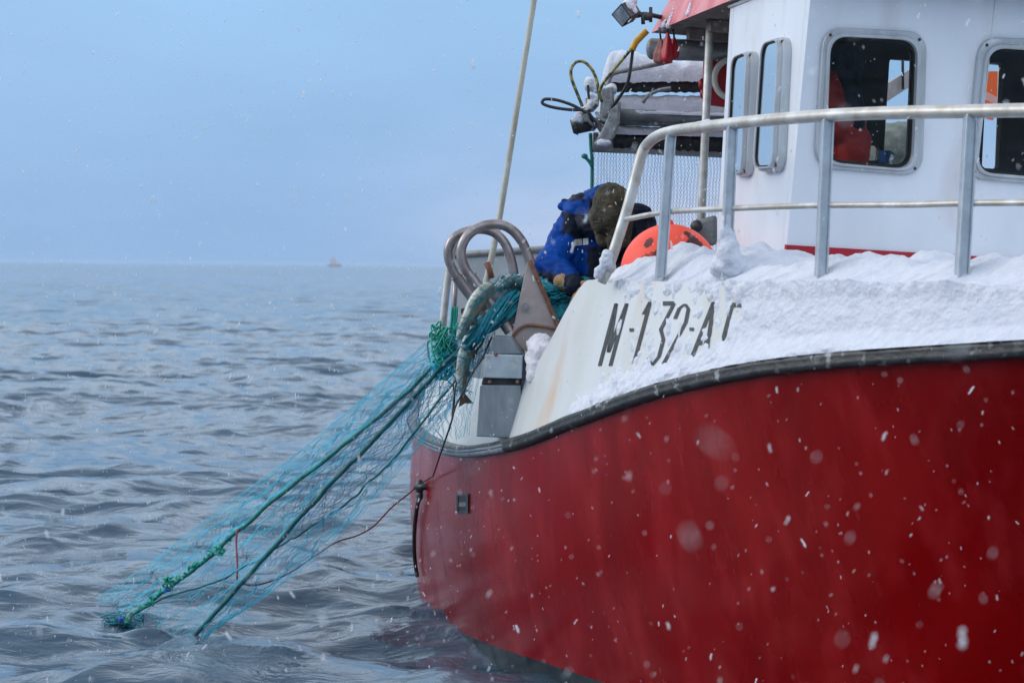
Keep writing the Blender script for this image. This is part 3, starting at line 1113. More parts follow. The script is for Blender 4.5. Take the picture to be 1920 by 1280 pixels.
mb.obox(wh(0.55, -0.26, zc - 0.02), wh(0.40, -0.26, zc) - wh(0.55, -0.26, zc), FW * 0.12, V((0, 0, 0.13)))
mb.build('console', M['console'], boat, smooth_=False, bevel=0.01)

# red band round the foot of the wheelhouse front
mb = MB()
za = 1.975
n_ = fn * 0.006
mb.obox(wh(1.152, 0.0, ZF) + fn * 0.003 - fn * 0.02, wh(-1.152, 0.0, ZF) - wh(1.152, 0.0, ZF), fn * 0.026, (A1 - A0) * 0.165)
mb.build('skirting_band', M['red_band'], boat, smooth_=False)

# roof with sloping red fascia, brown underside
mb = MB()
rz0, rz1 = 3.09, 3.26
rs0, rs1 = 1.19, 1.12
rf0, rf1 = 0.32, -2.06


def roofp(s, f, z):
    return wh(s, f, z)


bot = [roofp(rs0, rf0, rz0), roofp(-rs0, rf0, rz0), roofp(-rs0, rf1, rz0), roofp(rs0, rf1, rz0)]
top = [roofp(rs1, rf0 - 0.1, rz1), roofp(-rs1, rf0 - 0.1, rz1), roofp(-rs1, rf1 + 0.1, rz1), roofp(rs1, rf1 + 0.06, rz1)]
mb.add(bot + top, [(4, 5, 6, 7), (0, 1, 5, 4), (1, 2, 6, 5), (2, 3, 7, 6), (3, 0, 4, 7)], 0)
inb = [roofp(rs0 - 0.02, rf0 - 0.02, rz0 - 0.001), roofp(-rs0 + 0.02, rf0 - 0.02, rz0 - 0.001), roofp(-rs0 + 0.02, rf1 + 0.02, rz0 - 0.001), roofp(rs0 - 0.02, rf1 + 0.02, rz0 - 0.001)]
mb.add(bot, [(3, 2, 1, 0)], 1)
roof = mb.build('roof', [M['red_dull'], M['wood_under']], boat, smooth_=False, fix=False)
# underside battens
mb = MB()
for f in (-1.80, -1.45, -1.10):
    mb.obox(roofp(1.08, f, rz0 - 0.055), roofp(-1.08, f, rz0 - 0.055) - roofp(1.08, f, rz0 - 0.055), FW * 0.05, V((0, 0, 0.052)))
mb.build('batten', M['wood_under'], roof, smooth_=False)
# snow on the roof
mb = MB()
rows = []
for i in range(121):
    f = rf1 + 0.03 + (rf0 - rf1 - 0.06) * i / 120
    row = []
    for j in range(61):
        s = -1.15 + 2.30 * j / 60
        e = smooth(1.15, 0.98, abs(s)) * smooth(rf1 + 0.03, rf1 + 0.2, f) * smooth(rf0 - 0.03, rf0 - 0.2, f)
        h = (0.07 + 0.03 * fb((s * 4, f * 4, 2), 1, 4)) * e
        row.append(roofp(s * 0.948, f, rz1 - 0.012 + h))
    rows.append(row)
mb.grid(rows)
o = mb.build('roof_snow', M['snow'], None)
tag(o, 'white snow layer lying on the red wheelhouse roof', 'snow', None, 'stuff')
# small patches of snow clinging to the fascia
RB = BVHTree.FromPolygons([v.co for v in roof.data.vertices], [tuple(p.vertices) for p in roof.data.polygons])
for (x, y, w, h, lab) in ((1258, 34, 5, 15, 'broad snow wedge clinging to the red roof edge above the hanging bags'), (1245, 46, 3, 8, 'tiny snow patch clinging to the red roof corner'),
                          (1294, 14, 3, 12, 'thin snow streak clinging to the red roof edge near the roof post')):
    pts = []
    for t in (0, 0.25, 0.5, 0.75, 1.0):
        hit = RB.ray_cast(CAM_P, ray(x + w * (1 - 2 * t), y - h * (1 - 2 * t)))
        if hit[0]:
            pts.append((hit[0], 0.008 + 0.008 * t))
    if pts:
        snow_blob('fascia_snow', pts, lab, voxel=0.004, amp=0.003, sc_=60)

# post under the roof
mb = MB()
pa, pb = P(1333, 18, 9.62), P(1312, 470, 9.62)
mb.tube([pa, pa.lerp(pb, 0.5), pb, V((pb.x - 0.05, pb.y, 0.74))], 0.020, 14)
mb.build('roof_post', M['steel'], boat)

# ------------------------------------------------------------------ railing
rail_s = lambda f: s_top(f) - 0.06
def RP(x, y):
    return P(x, y, depth_at(rail_s, max(1150, min(2300, x))))


rl = bpy.data.objects.new('railing', None)
mb = MB()
top_px = [(1141, 500), (1158, 450), (1176, 392), (1192, 332), (1203, 291), (1212, 273), (1230, 257), (1262, 246), (1330, 237), (1420, 227), (1560, 216), (1700, 211), (1815, 209), (1925, 207), (2080, 206), (2240, 210)]
pts = [RP(x, y) for x, y in top_px]
pts[:6] = [P(x, y, 8.55) for x, y in top_px[:6]]
fbow = [bw(rail_s(f), f, 2.45 + 0.03 * f) for f in (2.25, 2.6)]
path = crom(pts + fbow, 8)
mb.tube(path, 0.0235, 14)
railing = mb.build('railing', M['steel'], boat)
mb = MB()
mid_px = [(1172, 411), (1250, 398), (1370, 391), (1540, 385), (1700, 384), (1810, 381), (1925, 380), (2080, 379), (2240, 382)]
pts = [RP(x, y) for x, y in mid_px]
pts[0] = P(1174, 411, 8.53)
mb.tube(crom(pts, 6), 0.0115, 10)
mb.build('middle_rail', M['steel'], railing)
for xb, yb, xt, yt in ((1238, 520, 1257, 254), (1360, 525, 1372, 238), (1538, 535, 1551, 224), (1801, 545, 1819, 215), (2078, 570, 2092, 214)):
    mb = MB()
    Y = depth_at(rail_s, xt)
    a, b = P(xb, yb, Y), P(xt, yt, Y)
    ex = V((1, 0.1, 0)) * 0.0205
    ey = V((-0.1, 1, 0)) * 0.019
    # U channel: web with two flanges, taper to the rail
    mb.box8([a - ex - ey, a + ex - ey, a + ex + ey, a - ex + ey, b - ex * 0.9 - ey, b + ex * 0.9 - ey, b + ex * 0.9 + ey, b - ex * 0.9 + ey])
    for sgn in (-1, 1):
        q = ex * sgn * 0.82
        w = ex * 0.18
        fy = -ey * 1.45
        mb.box8([a + q - w + fy, a + q + w + fy, a + q + w - ey * 0.98, a + q - w - ey * 0.98, b + q - w + fy, b + q + w + fy, b + q + w - ey * 0.98, b + q - w - ey * 0.98])
    mb.build('stanchion', M['alu'], railing, smooth_=False, bevel=0.003)
# foot of the sloping end stanchion
mb = MB()
a = P(1141, 500, 8.55); b = P(1128, 530, 8.56)
mb.tube([a, b], [0.028, 0.020], 12)
mb.ball(a, 0.033, 8, 12)
mb.build('rail_foot', M['steel'], railing)
# snow stuck to the second stanchion and the end foot
yq = depth_at(rail_s, 1366) - 0.02
snow_blob('stanchion_snow', [(P(1364, 418, yq), (0.026, 0.03, 0.05)), (P(1362, 445, yq), (0.034, 0.04, 0.07)), (P(1366, 474, yq), (0.046, 0.06, 0.08)), (P(1370, 500, yq + 0.05), (0.085, 0.10, 0.06)), (P(1400, 503, yq + 0.06), (0.10, 0.09, 0.05))],
          'white snow column frozen against the second railing stanchion', voxel=0.008, amp=0.008, sc_=25)
snow_blob('rail_foot_snow', [(P(1139, 478, 8.5), 0.026), (P(1136, 492, 8.5), 0.030), (P(1124, 508, 8.5), 0.022), (P(1120, 516, 8.5), 0.018)],
          'small snow lump at the foot of the sloping rail end', voxel=0.006, amp=0.006, sc_=40)
pts = []
for x in range(1262, 1330, 6):
    pts.append((RP(x, 240 - 0.17 * (x - 1262)), (0.016, 0.012, 0.009 + 0.004 * math.sin(x))))
snow_blob('rail_snow', pts, 'thin snow ridge on top of the railing bend', voxel=0.004, amp=0.003, sc_=60)

# ------------------------------------------------------------------ net hauler at the side
hb = bpy.data.objects.new('net_hauler', None)
mb = MB()
# triangular cheek plate
tri = PP([(988, 492), (993, 490), (1052, 632), (1055, 645), (982, 658), (959, 629)], 9.42)
mb.prism(tri, V((0.004, 0.03, 0)))
hauler = mb.build('net_hauler', M['plate'], boat, smooth_=False, bevel=0.004)
mb = MB()
mb.tube([P(985, 575, 9.43), P(985, 575, 9.395)], 0.019, 16)
mb.tube([P(985, 575, 9.40), P(985, 575, 9.380)], 0.010, 12)
mb.build('bolt', M['rust_steel'], hauler, auto=40)
mb = MB()
edge = PP([(993, 488), (1018, 545), (1044, 606), (1058, 640)], 9.405)
mb.tube(crom(edge, 6), 0.0105, 8)
mb.tube(crom(PP([(960, 634), (972, 618), (988, 610), (1010, 611), (1050, 617)], 9.405), 6), 0.007, 8)
mb.tube(crom(PP([(962, 632), (970, 648), (980, 660)], 9.41), 4), 0.007, 8)
mb.build('rusty_edge', M['rust'], hauler)
def hoop(pts, Y0, Y1, sleeve_i):
    mb = MB()
    pp = PP(pts, Y0, Y1)
    mb.tube(crom(pp, 8), 0.0235, 14)
    # thicker sleeve along the straight leg
    mb.tube([pp[0], pp[1], pp[2]], 0.0285, 14)
    mb.tube([pp[2], pp[2].lerp(pp[3], 0.12)], 0.033, 14)
    return mb.build('hoop', M['rust_steel'], hauler, auto=60)


hoop([(957, 622), (920, 568), (884, 520), (872, 502), (865, 481), (866, 462), (876, 443), (895, 428), (918, 421), (942, 422), (962, 433), (978, 452), (988, 474), (995, 495)], 9.45, 9.45, 2)
hoop([(920, 605), (892, 566), (858, 520), (848, 503), (841, 482), (842, 463), (852, 446), (872, 435), (898, 430), (922, 434), (940, 447), (953, 468), (960, 492), (964, 515)], 9.80, 9.75, 2)
# roller between the hoops
mb = MB()
ra_, rb_ = P(957, 566, 9.50), P(915, 572, 9.95)
ax = (rb_ - ra_)
pts, rs = [], []
for t, r in ((0, 0.02), (0.001, 0.105), (0.06, 0.108), (0.10, 0.075), (0.5, 0.062), (0.90, 0.075), (0.94, 0.108), (0.999, 0.105), (1.0, 0.02)):
    pts.append(ra_ + ax * t); rs.append(r)
mb.tube(pts, rs, 28)
mb.build('roller', M['grey_lt'], hauler, auto=40)
# side casing on the hull
mb = MB()


def slab(px4, Y, th, mi=0):
    q = PP(px4, Y)
    mb.prism(q, V((0.02, th, 0)), mi)


slab([(900, 722), (976, 722), (984, 822), (893, 818)], 9.30, 0.16, 0)                 # lower casing
slab([(910, 664), (980, 666), (978, 710), (906, 708)], 9.28, 0.20, 1)                 # upper flange
slab([(906, 706), (980, 708), (978, 724), (902, 721)], 9.325, 0.14, 2)                # dark seam
slab([(924, 630), (958, 632), (978, 664), (918, 664)], 9.33, 0.12, 0)                 # bracket under the cheek plate
slab([(978, 668), (989, 664), (988, 815), (984, 819), (977, 722)], 9.31, 0.12, 3)     # dark side
mb.build('casing', [M['grey'], M['grey_lt'], M['dark'], M['grey_dk']], hauler, smooth_=False, bevel=0.006)
for x, y in ((930, 664), (918, 716), (970, 716)):
    mb = MB()
    mb.ball(P(x, y, 9.275), 0.009, 6, 8)
    mb.build('bolt', M['rust'], hauler)
snow_blob('hauler_snow', [(P(1012, 645, 9.3), (0.065, 0.05, 0.05)), (P(1018, 664, 9.27), (0.085, 0.06, 0.06)), (P(1002, 706, 9.25), (0.035, 0.05, 0.04)), (P(1005, 690, 9.25), (0.045, 0.05, 0.06)), (P(1022, 690, 9.25), (0.035, 0.05, 0.045)), (P(998, 668, 9.28), 0.04)],
          'rounded wet snow lump packed below the triangular hauler plate', 'snow_pink', 0.01, 0.012, 22)

# ------------------------------------------------------------------ other fittings of the boat
# pale guard post on the gunwale
mb = MB()
mb.tube(crom(PP([(826, 650), (832, 590), (840, 520), (848, 470), (862, 445), (885, 436)], 10.35, 10.35), 6), 0.020, 10)
mb.build('guard_post', M['steel'], boat)
mb = MB()
a = P(852, 640, 11.0)
mb.tube(PP([(848, 640), (856, 500)], 10.45), 0.014, 8)
mb.build('guard_post', M['rust_steel'], boat)
# long pale pole
mb = MB()
mb.tube(crom(PP([(905, 560), (918, 500), (936, 410), (960, 262), (984, 110), (1008, -40), (1022, -130)], 11.2), 6), [0.019 - 0.004 * i / 36 for i in range(37)], 10)
pole = mb.build('pole', M['pole'], boat)
mb = MB()
mb.tube(PP([(912, 492), (918, 505), (922, 522)], 11.17), 0.017, 8)
mb.build('rusty_clamp', M['rust'], pole)
# raised bulkhead across the after deck
mb = MB()
q = PP([(852, 478), (1100, 462), (1100, 640), (845, 660)], 12.3, 12.5)
mb.prism([q[0], q[1], V((q[1].x, q[1].y, 0.75)), V((q[0].x - 0.02, q[0].y, 0.75))], V((0, 0.05, 0)))
pnl = mb.build('aft_bulkhead', M['panel'], boat, smooth_=False)
mb = MB()
mb.tube([q[0], q[1]], 0.022, 10)
mb.build('capping', M['gantry'], pnl)
# scupper
mb = MB()
HB = BVHTree.FromPolygons([v.co for v in hull.data.vertices], [tuple(p.vertices) for p in hull.data.polygons])


def on_hull(x, y, off=0.0):
    h = HB.ray_cast(CAM_P, ray(x, y))
    n = h[1] if h[1].dot(ray(x, y)) < 0 else -h[1]
    return h[0] + n * off


sc4 = [(858, 925), (880, 925), (880, 962), (858, 962)]
o4 = [on_hull(x, y, 0.008) for x, y in sc4]
i4 = [on_hull(x, y, 0.008) for x, y in ((861, 929), (877, 929), (877, 958), (861, 958))]
b4 = [on_hull(x, y, 0.003) for x, y in ((861, 929), (877, 929), (877, 958), (861, 958))]
w4 = [on_hull(x, y, -0.004) for x, y in sc4]
mb.grid([w4, o4, i4, b4], close=True)
mb.add(b4, [(0, 1, 2, 3)], 1)
f4 = [on_hull(x, y, 0.006) for x, y in ((862, 941), (876, 941), (876, 949), (862, 949))]
mb.add(f4, [(0, 1, 2, 3)], 2)
mb.build('scupper', [M['black_boot'], M['blob_black'], M['rust_steel']], boat, smooth_=False)
# drain block and hose on the hull side
mb = MB()
c = on_hull(797, 912, 0.03)
mb.ball(c, (0.026, 0.03, 0.042), 8, 12)
mb.ball(on_hull(797, 928, 0.03), (0.020, 0.024, 0.03), 8, 12)
mb.tube([on_hull(800, 912, -0.01), on_hull(797, 912, 0.05)], 0.018, 10)
blk = mb.build('drain_fitting', M['black_boot'], boat)
mb = MB()
mb.tube(crom([on_hull(797, 932, 0.032), on_hull(792, 950, 0.03), on_hull(787, 985, 0.028), on_hull(785, 1025, 0.026), on_hull(787, 1060, 0.024), on_hull(790, 1080, 0.022)], 6), 0.012, 10)
mb.build('drain_hose', M['brown_hose'], blk)
# grey locker behind the buoy
mb = MB()
q = PP([(1292, 432), (1308, 412), (1345, 402), (1345, 460), (1292, 460)], 9.5)
mb.prism(q, V((0.02, 0.25, 0)))
mb.build('locker', M['gantry'], boat, smooth_=False, bevel=0.02)
mb = MB()
mb.ball(P(1306, 424, 9.45), 0.03, 8, 12)
mb.build('vent_knob', M['dark'], boat)

# ------------------------------------------------------------------ gantry with net rollers, snow and hydraulics
GY = 10.55
gv = V((math.cos(AH), math.sin(AH), 0))                # across the boat, towards port


def bar(x0, y0, x1, y1, h_px, d, mi, mb, Y=GY):
    """square beam across the boat between two picture columns"""
    a = P(x0, y0, Y); b = P(x1, y1, Y + (x1 - x0) / F_PX * Y * math.tan(AH))
    h = V((0, 0, h_px * Y / F_PX))
    mb.obox(a, b - a, V((0, d, 0)), h, mi)
    return a, b


mb = MB()
bar(1112, 282, 1420, 296, 34, 0.16, 0, mb)                      # lowest beam
bar(1150, 232, 1420, 240, 26, 0.14, 0, mb)                      # second beam
gan = mb.build('net_gantry', M['gantry'], boat, smooth_=False, bevel=0.006)
mb = MB()
for (x0, y0, x1, y1, r, m_) in ((1148, 262, 1420, 272, 0.055, 0), (1140, 158, 1420, 160, 0.042, 0)):
    a = P(x0, y0, GY + 0.05); b = P(x1, y1, GY + 0.05 + (x1 - x0) / F_PX * GY * math.tan(AH))
    k = 60
    pth = [a.lerp(b, i / k) for i in range(k + 1)]
    mb.tube(pth, [r * (1 + 0.05 * math.sin(i * 1.9) + 0.04 * math.sin(i * 4.7)) for i in range(k + 1)], 16)
mb.build('roller', M['black_pad'], gan)
mb = MB()
a = P(1222, 92, 10.2); b = P(1420, 98, 10.2)
mb.tube([a, b], 0.055, 20)
mb.ball(a, (0.03, 0.055, 0.055), 8, 14)
mb.build('roller', M['gantry'], gan)
mb = MB()
mb.tube(crom(PP([(1140, 170), (1142, 150), (1150, 138), (1180, 131), (1230, 121), (1260, 114)], GY - 0.08), 6), 0.013, 10)
mb.tube(crom(PP([(1205, 193), (1215, 180), (1235, 170), (1258, 166)], GY - 0.10), 6), 0.010, 8)
mb.build('guard_bar', M['gantry'], gan)


def gsnow(name, x0, y0, x1, y1, w, h0, label, Y=GY, amp=0.02, dip=0.0, hump=None):
    """snow lying along a beam: rounded cross section that varies along it"""
    mb = MB()
    a = P(x0, y0, Y); b = P(x1, y1, Y + (x1 - x0) / F_PX * Y * math.tan(AH))
    n = 90
    rows = []
    for i in range(n + 1):
        t = i / n
        c = a.lerp(b, t)
        x = x0 + (x1 - x0) * t
        e = min(1.0, smooth(0, 0.05, t) * 1.0) ** 0.5
        hh = h0 + amp * fb((t * 7, x0 * 0.1, 0), 1, 4)
        if hump: hh += hump[1] * math.exp(-((x - hump[0]) / hump[2]) ** 2)
        hh = max(0.012, hh) * e
        row = []
        for j in range(15):
            q = math.pi * j / 14
            jj = 1 + 0.10 * fb((t * 16, q * 2.0, y0 * 0.1), 1, 3)
            sag = -dip * (0.6 + 0.8 * abs(fb((t * 22, 5.0, q), 1, 2))) if j in (0, 14) else 0
            row.append(c + V((0, 0.07 - math.cos(q) * w * jj * e, max(0.0, math.sin(q)) ** 0.75 * hh * jj + sag)))
        rows.append(row)
    mb.grid(rows)
    o = mb.build(name, M['snow'], None)
    tag(o, label, 'snow', None, 'stuff')


gsnow('gantry_snow', 1128, 152, 1420, 148, 0.085, 0.105, 'deep snow heap on the upper black roller of the gantry', GY, 0.02, 0.015, (1172, 0.062, 44))
gsnow('gantry_snow', 1120, 206, 1420, 210, 0.085, 0.085, 'snow band on the middle beam of the gantry', GY, 0.012, 0.01)
gsnow('gantry_snow', 1118, 250, 1420, 258, 0.085, 0.05, 'snow band on the lowest beam of the gantry', GY - 0.03, 0.010, 0.005)
gsnow('gantry_snow', 1150, 206 + 5, 1420, 220, 0.05, 0.022, 'thin snow strip on the front tube of the gantry', GY - 0.10, 0.006)
mb = MB()
pth = PP([(1150, 214), (1420, 226)], GY - 0.06, GY + 0.16)
mb.tube([pth[0], pth[1]], 0.030, 14)
mb.build('front_tube', M['gantry'], gan)

# hydraulic motor unit on the gantry end
mb = MB()
q = PP([(1145, 205), (1162, 190), (1160, 230), (1150, 258), (1120, 278), (1112, 270), (1130, 240)], GY - 0.22)
mb.prism(q, V((0.01, 0.03, 0)))
q = PP([(1128, 166), (1150, 162), (1152, 205), (1140, 232), (1124, 226)], GY - 0.20)
mb.prism(q, V((0.01, 0.16, 0)))
unit = mb.build('hydraulic_unit', M['machine'], gan, smooth_=False, bevel=0.008)
mb = MB()
mb.tube(PP([(1078, 236), (1112, 228)], GY - 0.12), [0.045, 0.047], 18)
mb.tube(PP([(1072, 238), (1080, 236)], GY - 0.12), [0.035, 0.052], 18)
mb.build('motor', M['black_pad'], unit, auto=40)
mb = MB()
rnd = random.Random(3)
for i in range(16):
    x, y = rnd.uniform(1086, 1142), rnd.uniform(196, 240)
    c = P(x, y, GY - 0.2 + rnd.uniform(-0.05, 0.1))
    d = V((rnd.uniform(-1, 1), rnd.uniform(-1, 1), rnd.uniform(-1, 1))).normalized() * rnd.uniform(0.02, 0.045)
    mb.tube([c - d, c + d], rnd.uniform(0.008, 0.017), 8)
mb.build('coupling', M['machine'], unit, auto=40)
snow_blob('motor_snow', [(P(1088, 222, GY - 0.14), (0.036, 0.05, 0.036)), (P(1078, 226, GY - 0.14), (0.022, 0.04, 0.022)), (P(1108, 200, GY - 0.12), (0.03, 0.04, 0.03)), (P(1146, 168, GY - 0.15), (0.035, 0.05, 0.03)),
                         (P(1106, 158, GY - 0.02), (0.035, 0.04, 0.04)), (P(1120, 166, GY - 0.02), (0.03, 0.04, 0.03)), (P(1108, 184, GY - 0.1), (0.025, 0.04, 0.03)), (P(1132, 268, GY - 0.24), (0.04, 0.02, 0.02)), (P(1116, 192, GY - 0.1), (0.02, 0.04, 0.03))],
          'small snow caps on the hydraulic motor at the gantry end', voxel=0.007, amp=0.006, sc_=40)


def hose(pts, r, m, Y=GY - 0.2, Y1=None):
    mb = MB()
    mb.tube(crom(PP(pts, Y, Y1), 8), r, 8)
    return mb.build('hydraulic_hose', M[m], gan)


hose([(1092, 200), (1082, 175), (1072, 148), (1071, 130), (1080, 117), (1094, 116), (1108, 128), (1118, 148), (1122, 170), (1124, 186)], 0.0085, 'hose_y')
hose([(1094, 206), (1070, 206), (1040, 202), (1020, 196), (1017, 190), (1024, 186), (1045, 188), (1070, 196), (1086, 204), (1104, 214)], 0.0085, 'hose')
hose([(1128, 190), (1124, 175), (1130, 158), (1150, 132), (1172, 106), (1184, 92)], 0.0085, 'hose_y', GY - 0.2, GY - 0.4)
hose([(1148, 202), (1162, 182), (1176, 158), (1182, 130), (1185, 106), (1187, 92)], 0.0085, 'hose', GY - 0.2, GY - 0.4)
hose([(1104, 186), (1103, 170), (1102, 160)], 0.007, 'hose')
hose([(1100, 208), (1112, 222), (1120, 236)], 0.007, 'hose')
mb = MB()
mb.tube(crom(PP([(1185, 94), (1192, 80), (1203, 68), (1213, 58)], GY - 0.40), 6), 0.017, 10)
mb.build('hose_sleeve', M['yellow'], gan)

# ------------------------------------------------------------------ floodlight under the roof edge
mb = MB()
lc = P(1168, 28, 10.0)
c4 = PP([(1165, 7), (1183, 33), (1167, 52), (1146, 28)], 9.96)
bk = [p + V((0.055, 0.07, 0.035)) for p in c4]
mb.grid([c4, bk], close=True)
mb.add(bk, [(0, 1, 2, 3)])
flood = mb.build('floodlight', M['dark'], boat, smooth_=False, bevel=0.004)
cen = sum(c4, V()) / 4
mb = MB()
mb.add([p.lerp(cen, 0.12) + V((0, -0.004, 0)) for p in c4], [(0, 1, 2, 3)])
mb.build('lamp_glass', M['lamp_glass'], flood, smooth_=False)
mb = MB()
mb.tube(crom(PP([(1182, 28, 10.03), (1195, 30, 10.05), (1210, 27, 10.08), (1245, 34, 10.12)], 10.03), 4), 0.012, 8)
mb.tube(PP([(1205, 24), (1206, 46)], 10.03), 0.010, 8)
mb.tube(PP([(1220, 14), (1220, 42)], 10.04), 0.009, 8)
mb.ball(P(1214, 32, 10.04), (0.028, 0.02, 0.02), 6, 8)
mb.build('bracket', M['dark'], flood)
snow_blob('floodlight_snow', [(P(1178, 12, 10.02), (0.035, 0.045, 0.04)), (P(1188, 24, 10.03), (0.022, 0.04, 0.03)), (P(1184, 2, 10.03), (0.03, 0.04, 0.04))],
          'snow cap on top of the square floodlight', voxel=0.006, amp=0.004, sc_=40)

# ------------------------------------------------------------------ lifebuoy board beside the wheelhouse
lb = empty('lifebuoy_board', P(1345, 200, 10.2), 'red lifebuoy board with cream ring, behind the roof post at the wheelhouse back edge', 'lifebuoy')
mb = MB()
q = PP([(1320, 100), (1325, 94), (1400, 98), (1400, 206), (1326, 196), (1318, 180)], 10.2)
mb.prism(q, V((0, 0.05, 0)))
mb.build('board', M['red_band'], lb, smooth_=False, bevel=0.008)
mb = MB()
cc = P(1372, 148, 10.16)
mb.tube([cc + V((math.cos(a) * 0.088, 0, math.sin(a) * 0.098)) for a in np.linspace(0, 2 * math.pi, 32, endpoint=False)], 0.016, 10, closed=True)
mb.build('ring', M['ring'], lb)
mb = MB()
mb.ball(P(1316, 158, 10.17), (0.02, 0.02, 0.03), 6, 8)
mb.ball(P(1318, 176, 10.17), (0.016, 0.02, 0.028), 6, 8)
mb.build('strap_knot', M['red_band'], lb)

# ------------------------------------------------------------------ red gear hanging under the roof corner
def hanging(x, y0, y1, w, Y, m, label, seed):
    mb = MB()
    top = P(x, y0, Y)
    mb.tube([P(x - 3, y0 - 22, Y), P(x - 1, y0 - 8, Y), top], 0.005, 6, 1)
    rows = []
    n, k = 16, 18
    H = (y1 - y0) * Y / F_PX
    for i in range(n + 1):
        t = i / n
        r = w * Y / F_PX * 0.5 * (0.18 + 0.95 * math.sin(math.pi * min(1, t * 0.62 + 0.02)) ** 1.2) * (1 if t < 0.85 else 1 - 0.75 * ((t - 0.85) / 0.15) ** 2)
        row = []
        for j in range(k):
            a = 2 * math.pi * j / k
            rr = r * (1 + 0.22 * math.sin(a * 4 + seed + t * 1.5) + 0.10 * fb((math.cos(a) * 2, math.sin(a) * 2, t * 4 + seed), 1, 3))
            row.append(top + V((math.cos(a) * rr, math.sin(a) * rr * 0.7, -H * t)))
        rows.append(row)
    mb.grid(rows, close=True)
    mb.add(rows[-1], [tuple(range(k))])
    o = mb.build('float_bag', [M[m], M['dark']], None)
    tag(o, label, 'float bag', 'red bags hanging under the roof corner')


hanging(1239, 74, 121, 21, 9.98, 'gloves_pale', 'faded brownish bag, leftmost of the three hanging under the red roof corner', 0.4)
hanging(1252, 62, 119, 19, 9.93, 'gloves_red', 'bright red bag in the middle of the three hanging under the roof corner', 1.7)
hanging(1264, 70, 112, 17, 10.0, 'gloves_red', 'dark red bag hanging nearest the roof post under the roof corner', 3.1)

# ------------------------------------------------------------------ netting screen under the gantry
mb = MB()
q00, q10 = P(1111, 284, 10.62), P(1400, 296, 11.1)
q01, q11 = P(1108, 505, 10.62), P(1400, 505, 11.1)
NX, NZ = 46, 26


def scr(u, v):
    p = q00.lerp(q10, u).lerp(q01.lerp(q11, u), v)
    return p + V((0.012 * fb((u * 9, v * 3, 0), 1, 2), 0.03 * fb((u * 4, v * 4, 7), 1, 2), 0))


for i in range(NX + 1):
    for sgn in (0, 1):
        pth = []
        for j in range(NZ * 2 + 1):
            u = (i + (0.36 if (j % 2) ^ sgn else 0.0) + sgn * 0.28) / (NX + 1)
            pth.append(scr(min(1, u), j / (NZ * 2)))
        mb.tube(pth, 0.0011, 3, caps=False)
mb.tube([q00, q01], 0.004, 6)
mb.tube([q00, q10], 0.004, 6)
o = mb.build('netting_screen', M['net_screen'], None)
tag(o, 'fine grey diamond netting screen hanging below the snowy gantry', 'netting')
# green rope end tied at the screen edge
mb = MB()
mb.tube(crom(PP([(1107, 250), (1108, 275), (1110, 300), (1110, 340), (1109, 372), (1108, 420)], 10.55), 6), 0.0095, 8)
mb.tube(crom(PP([(1110, 312), (1104, 302), (1098, 296), (1094, 292)], 10.53), 4), 0.009, 8)
mb.ball(P(1096, 293, 10.53), (0.018, 0.016, 0.014), 6, 8)
o = mb.build('rope', M['rope'], None)
tag(o, 'short green rope with a knotted end hanging at the edge of the netting screen', 'rope')

# ------------------------------------------------------------------ orange buoy
by = 8.82
bc = P(1255, 512, by)
bq = empty('buoy', bc - V((0, 0, 0.215)), 'big orange red ball buoy with dark smears behind the snowy bulwark', 'buoy')
mb = MB()
R = 92 * by / F_PX
mb.ball(bc, R, 24, 36)
me = mb.mesh('ball')
for p in me.polygons: pass
me.materials.append(M['buoy']); me.materials.append(M['buoy_dark'])
bm = bmesh.new(); bm.from_mesh(me); bmesh.ops.subdivide_edges(bm, edges=bm.edges, cuts=2, use_grid_fill=True)
for v in bm.verts:
    v.co = bc + (v.co - bc).normalized() * R
bmesh.ops.recalc_face_normals(bm, faces=bm.faces)
bm.to_mesh(me); bm.free()
for p in me.polygons:
    x, y = px_of(p.center)
    d1 = ((x - 1216) / 11) ** 2 + ((y - 455 + (x - 1216) * 0.6) / 9) ** 2
    d2 = ((x - 1308 - (y - 462) * 0.9) / 14) ** 2 + ((y - 458) / 24) ** 2
    d3 = ((x - 1228) / 24) ** 2 + ((y - 474 + (x - 1228) * 0.35) / 5) ** 2
    nn = fb(p.center * 22, 1, 3) * 0.8
    if p.center.y < bc.y and min(d1, d2, d3) < 0.75 + nn:
        p.material_index = 1
link('ball', me, bq)
mb = MB()
mb.tube(PP([(1255, 421), (1255, 412)], by), [0.02, 0.014], 12)
mb.build('eye', M['buoy'], bq)


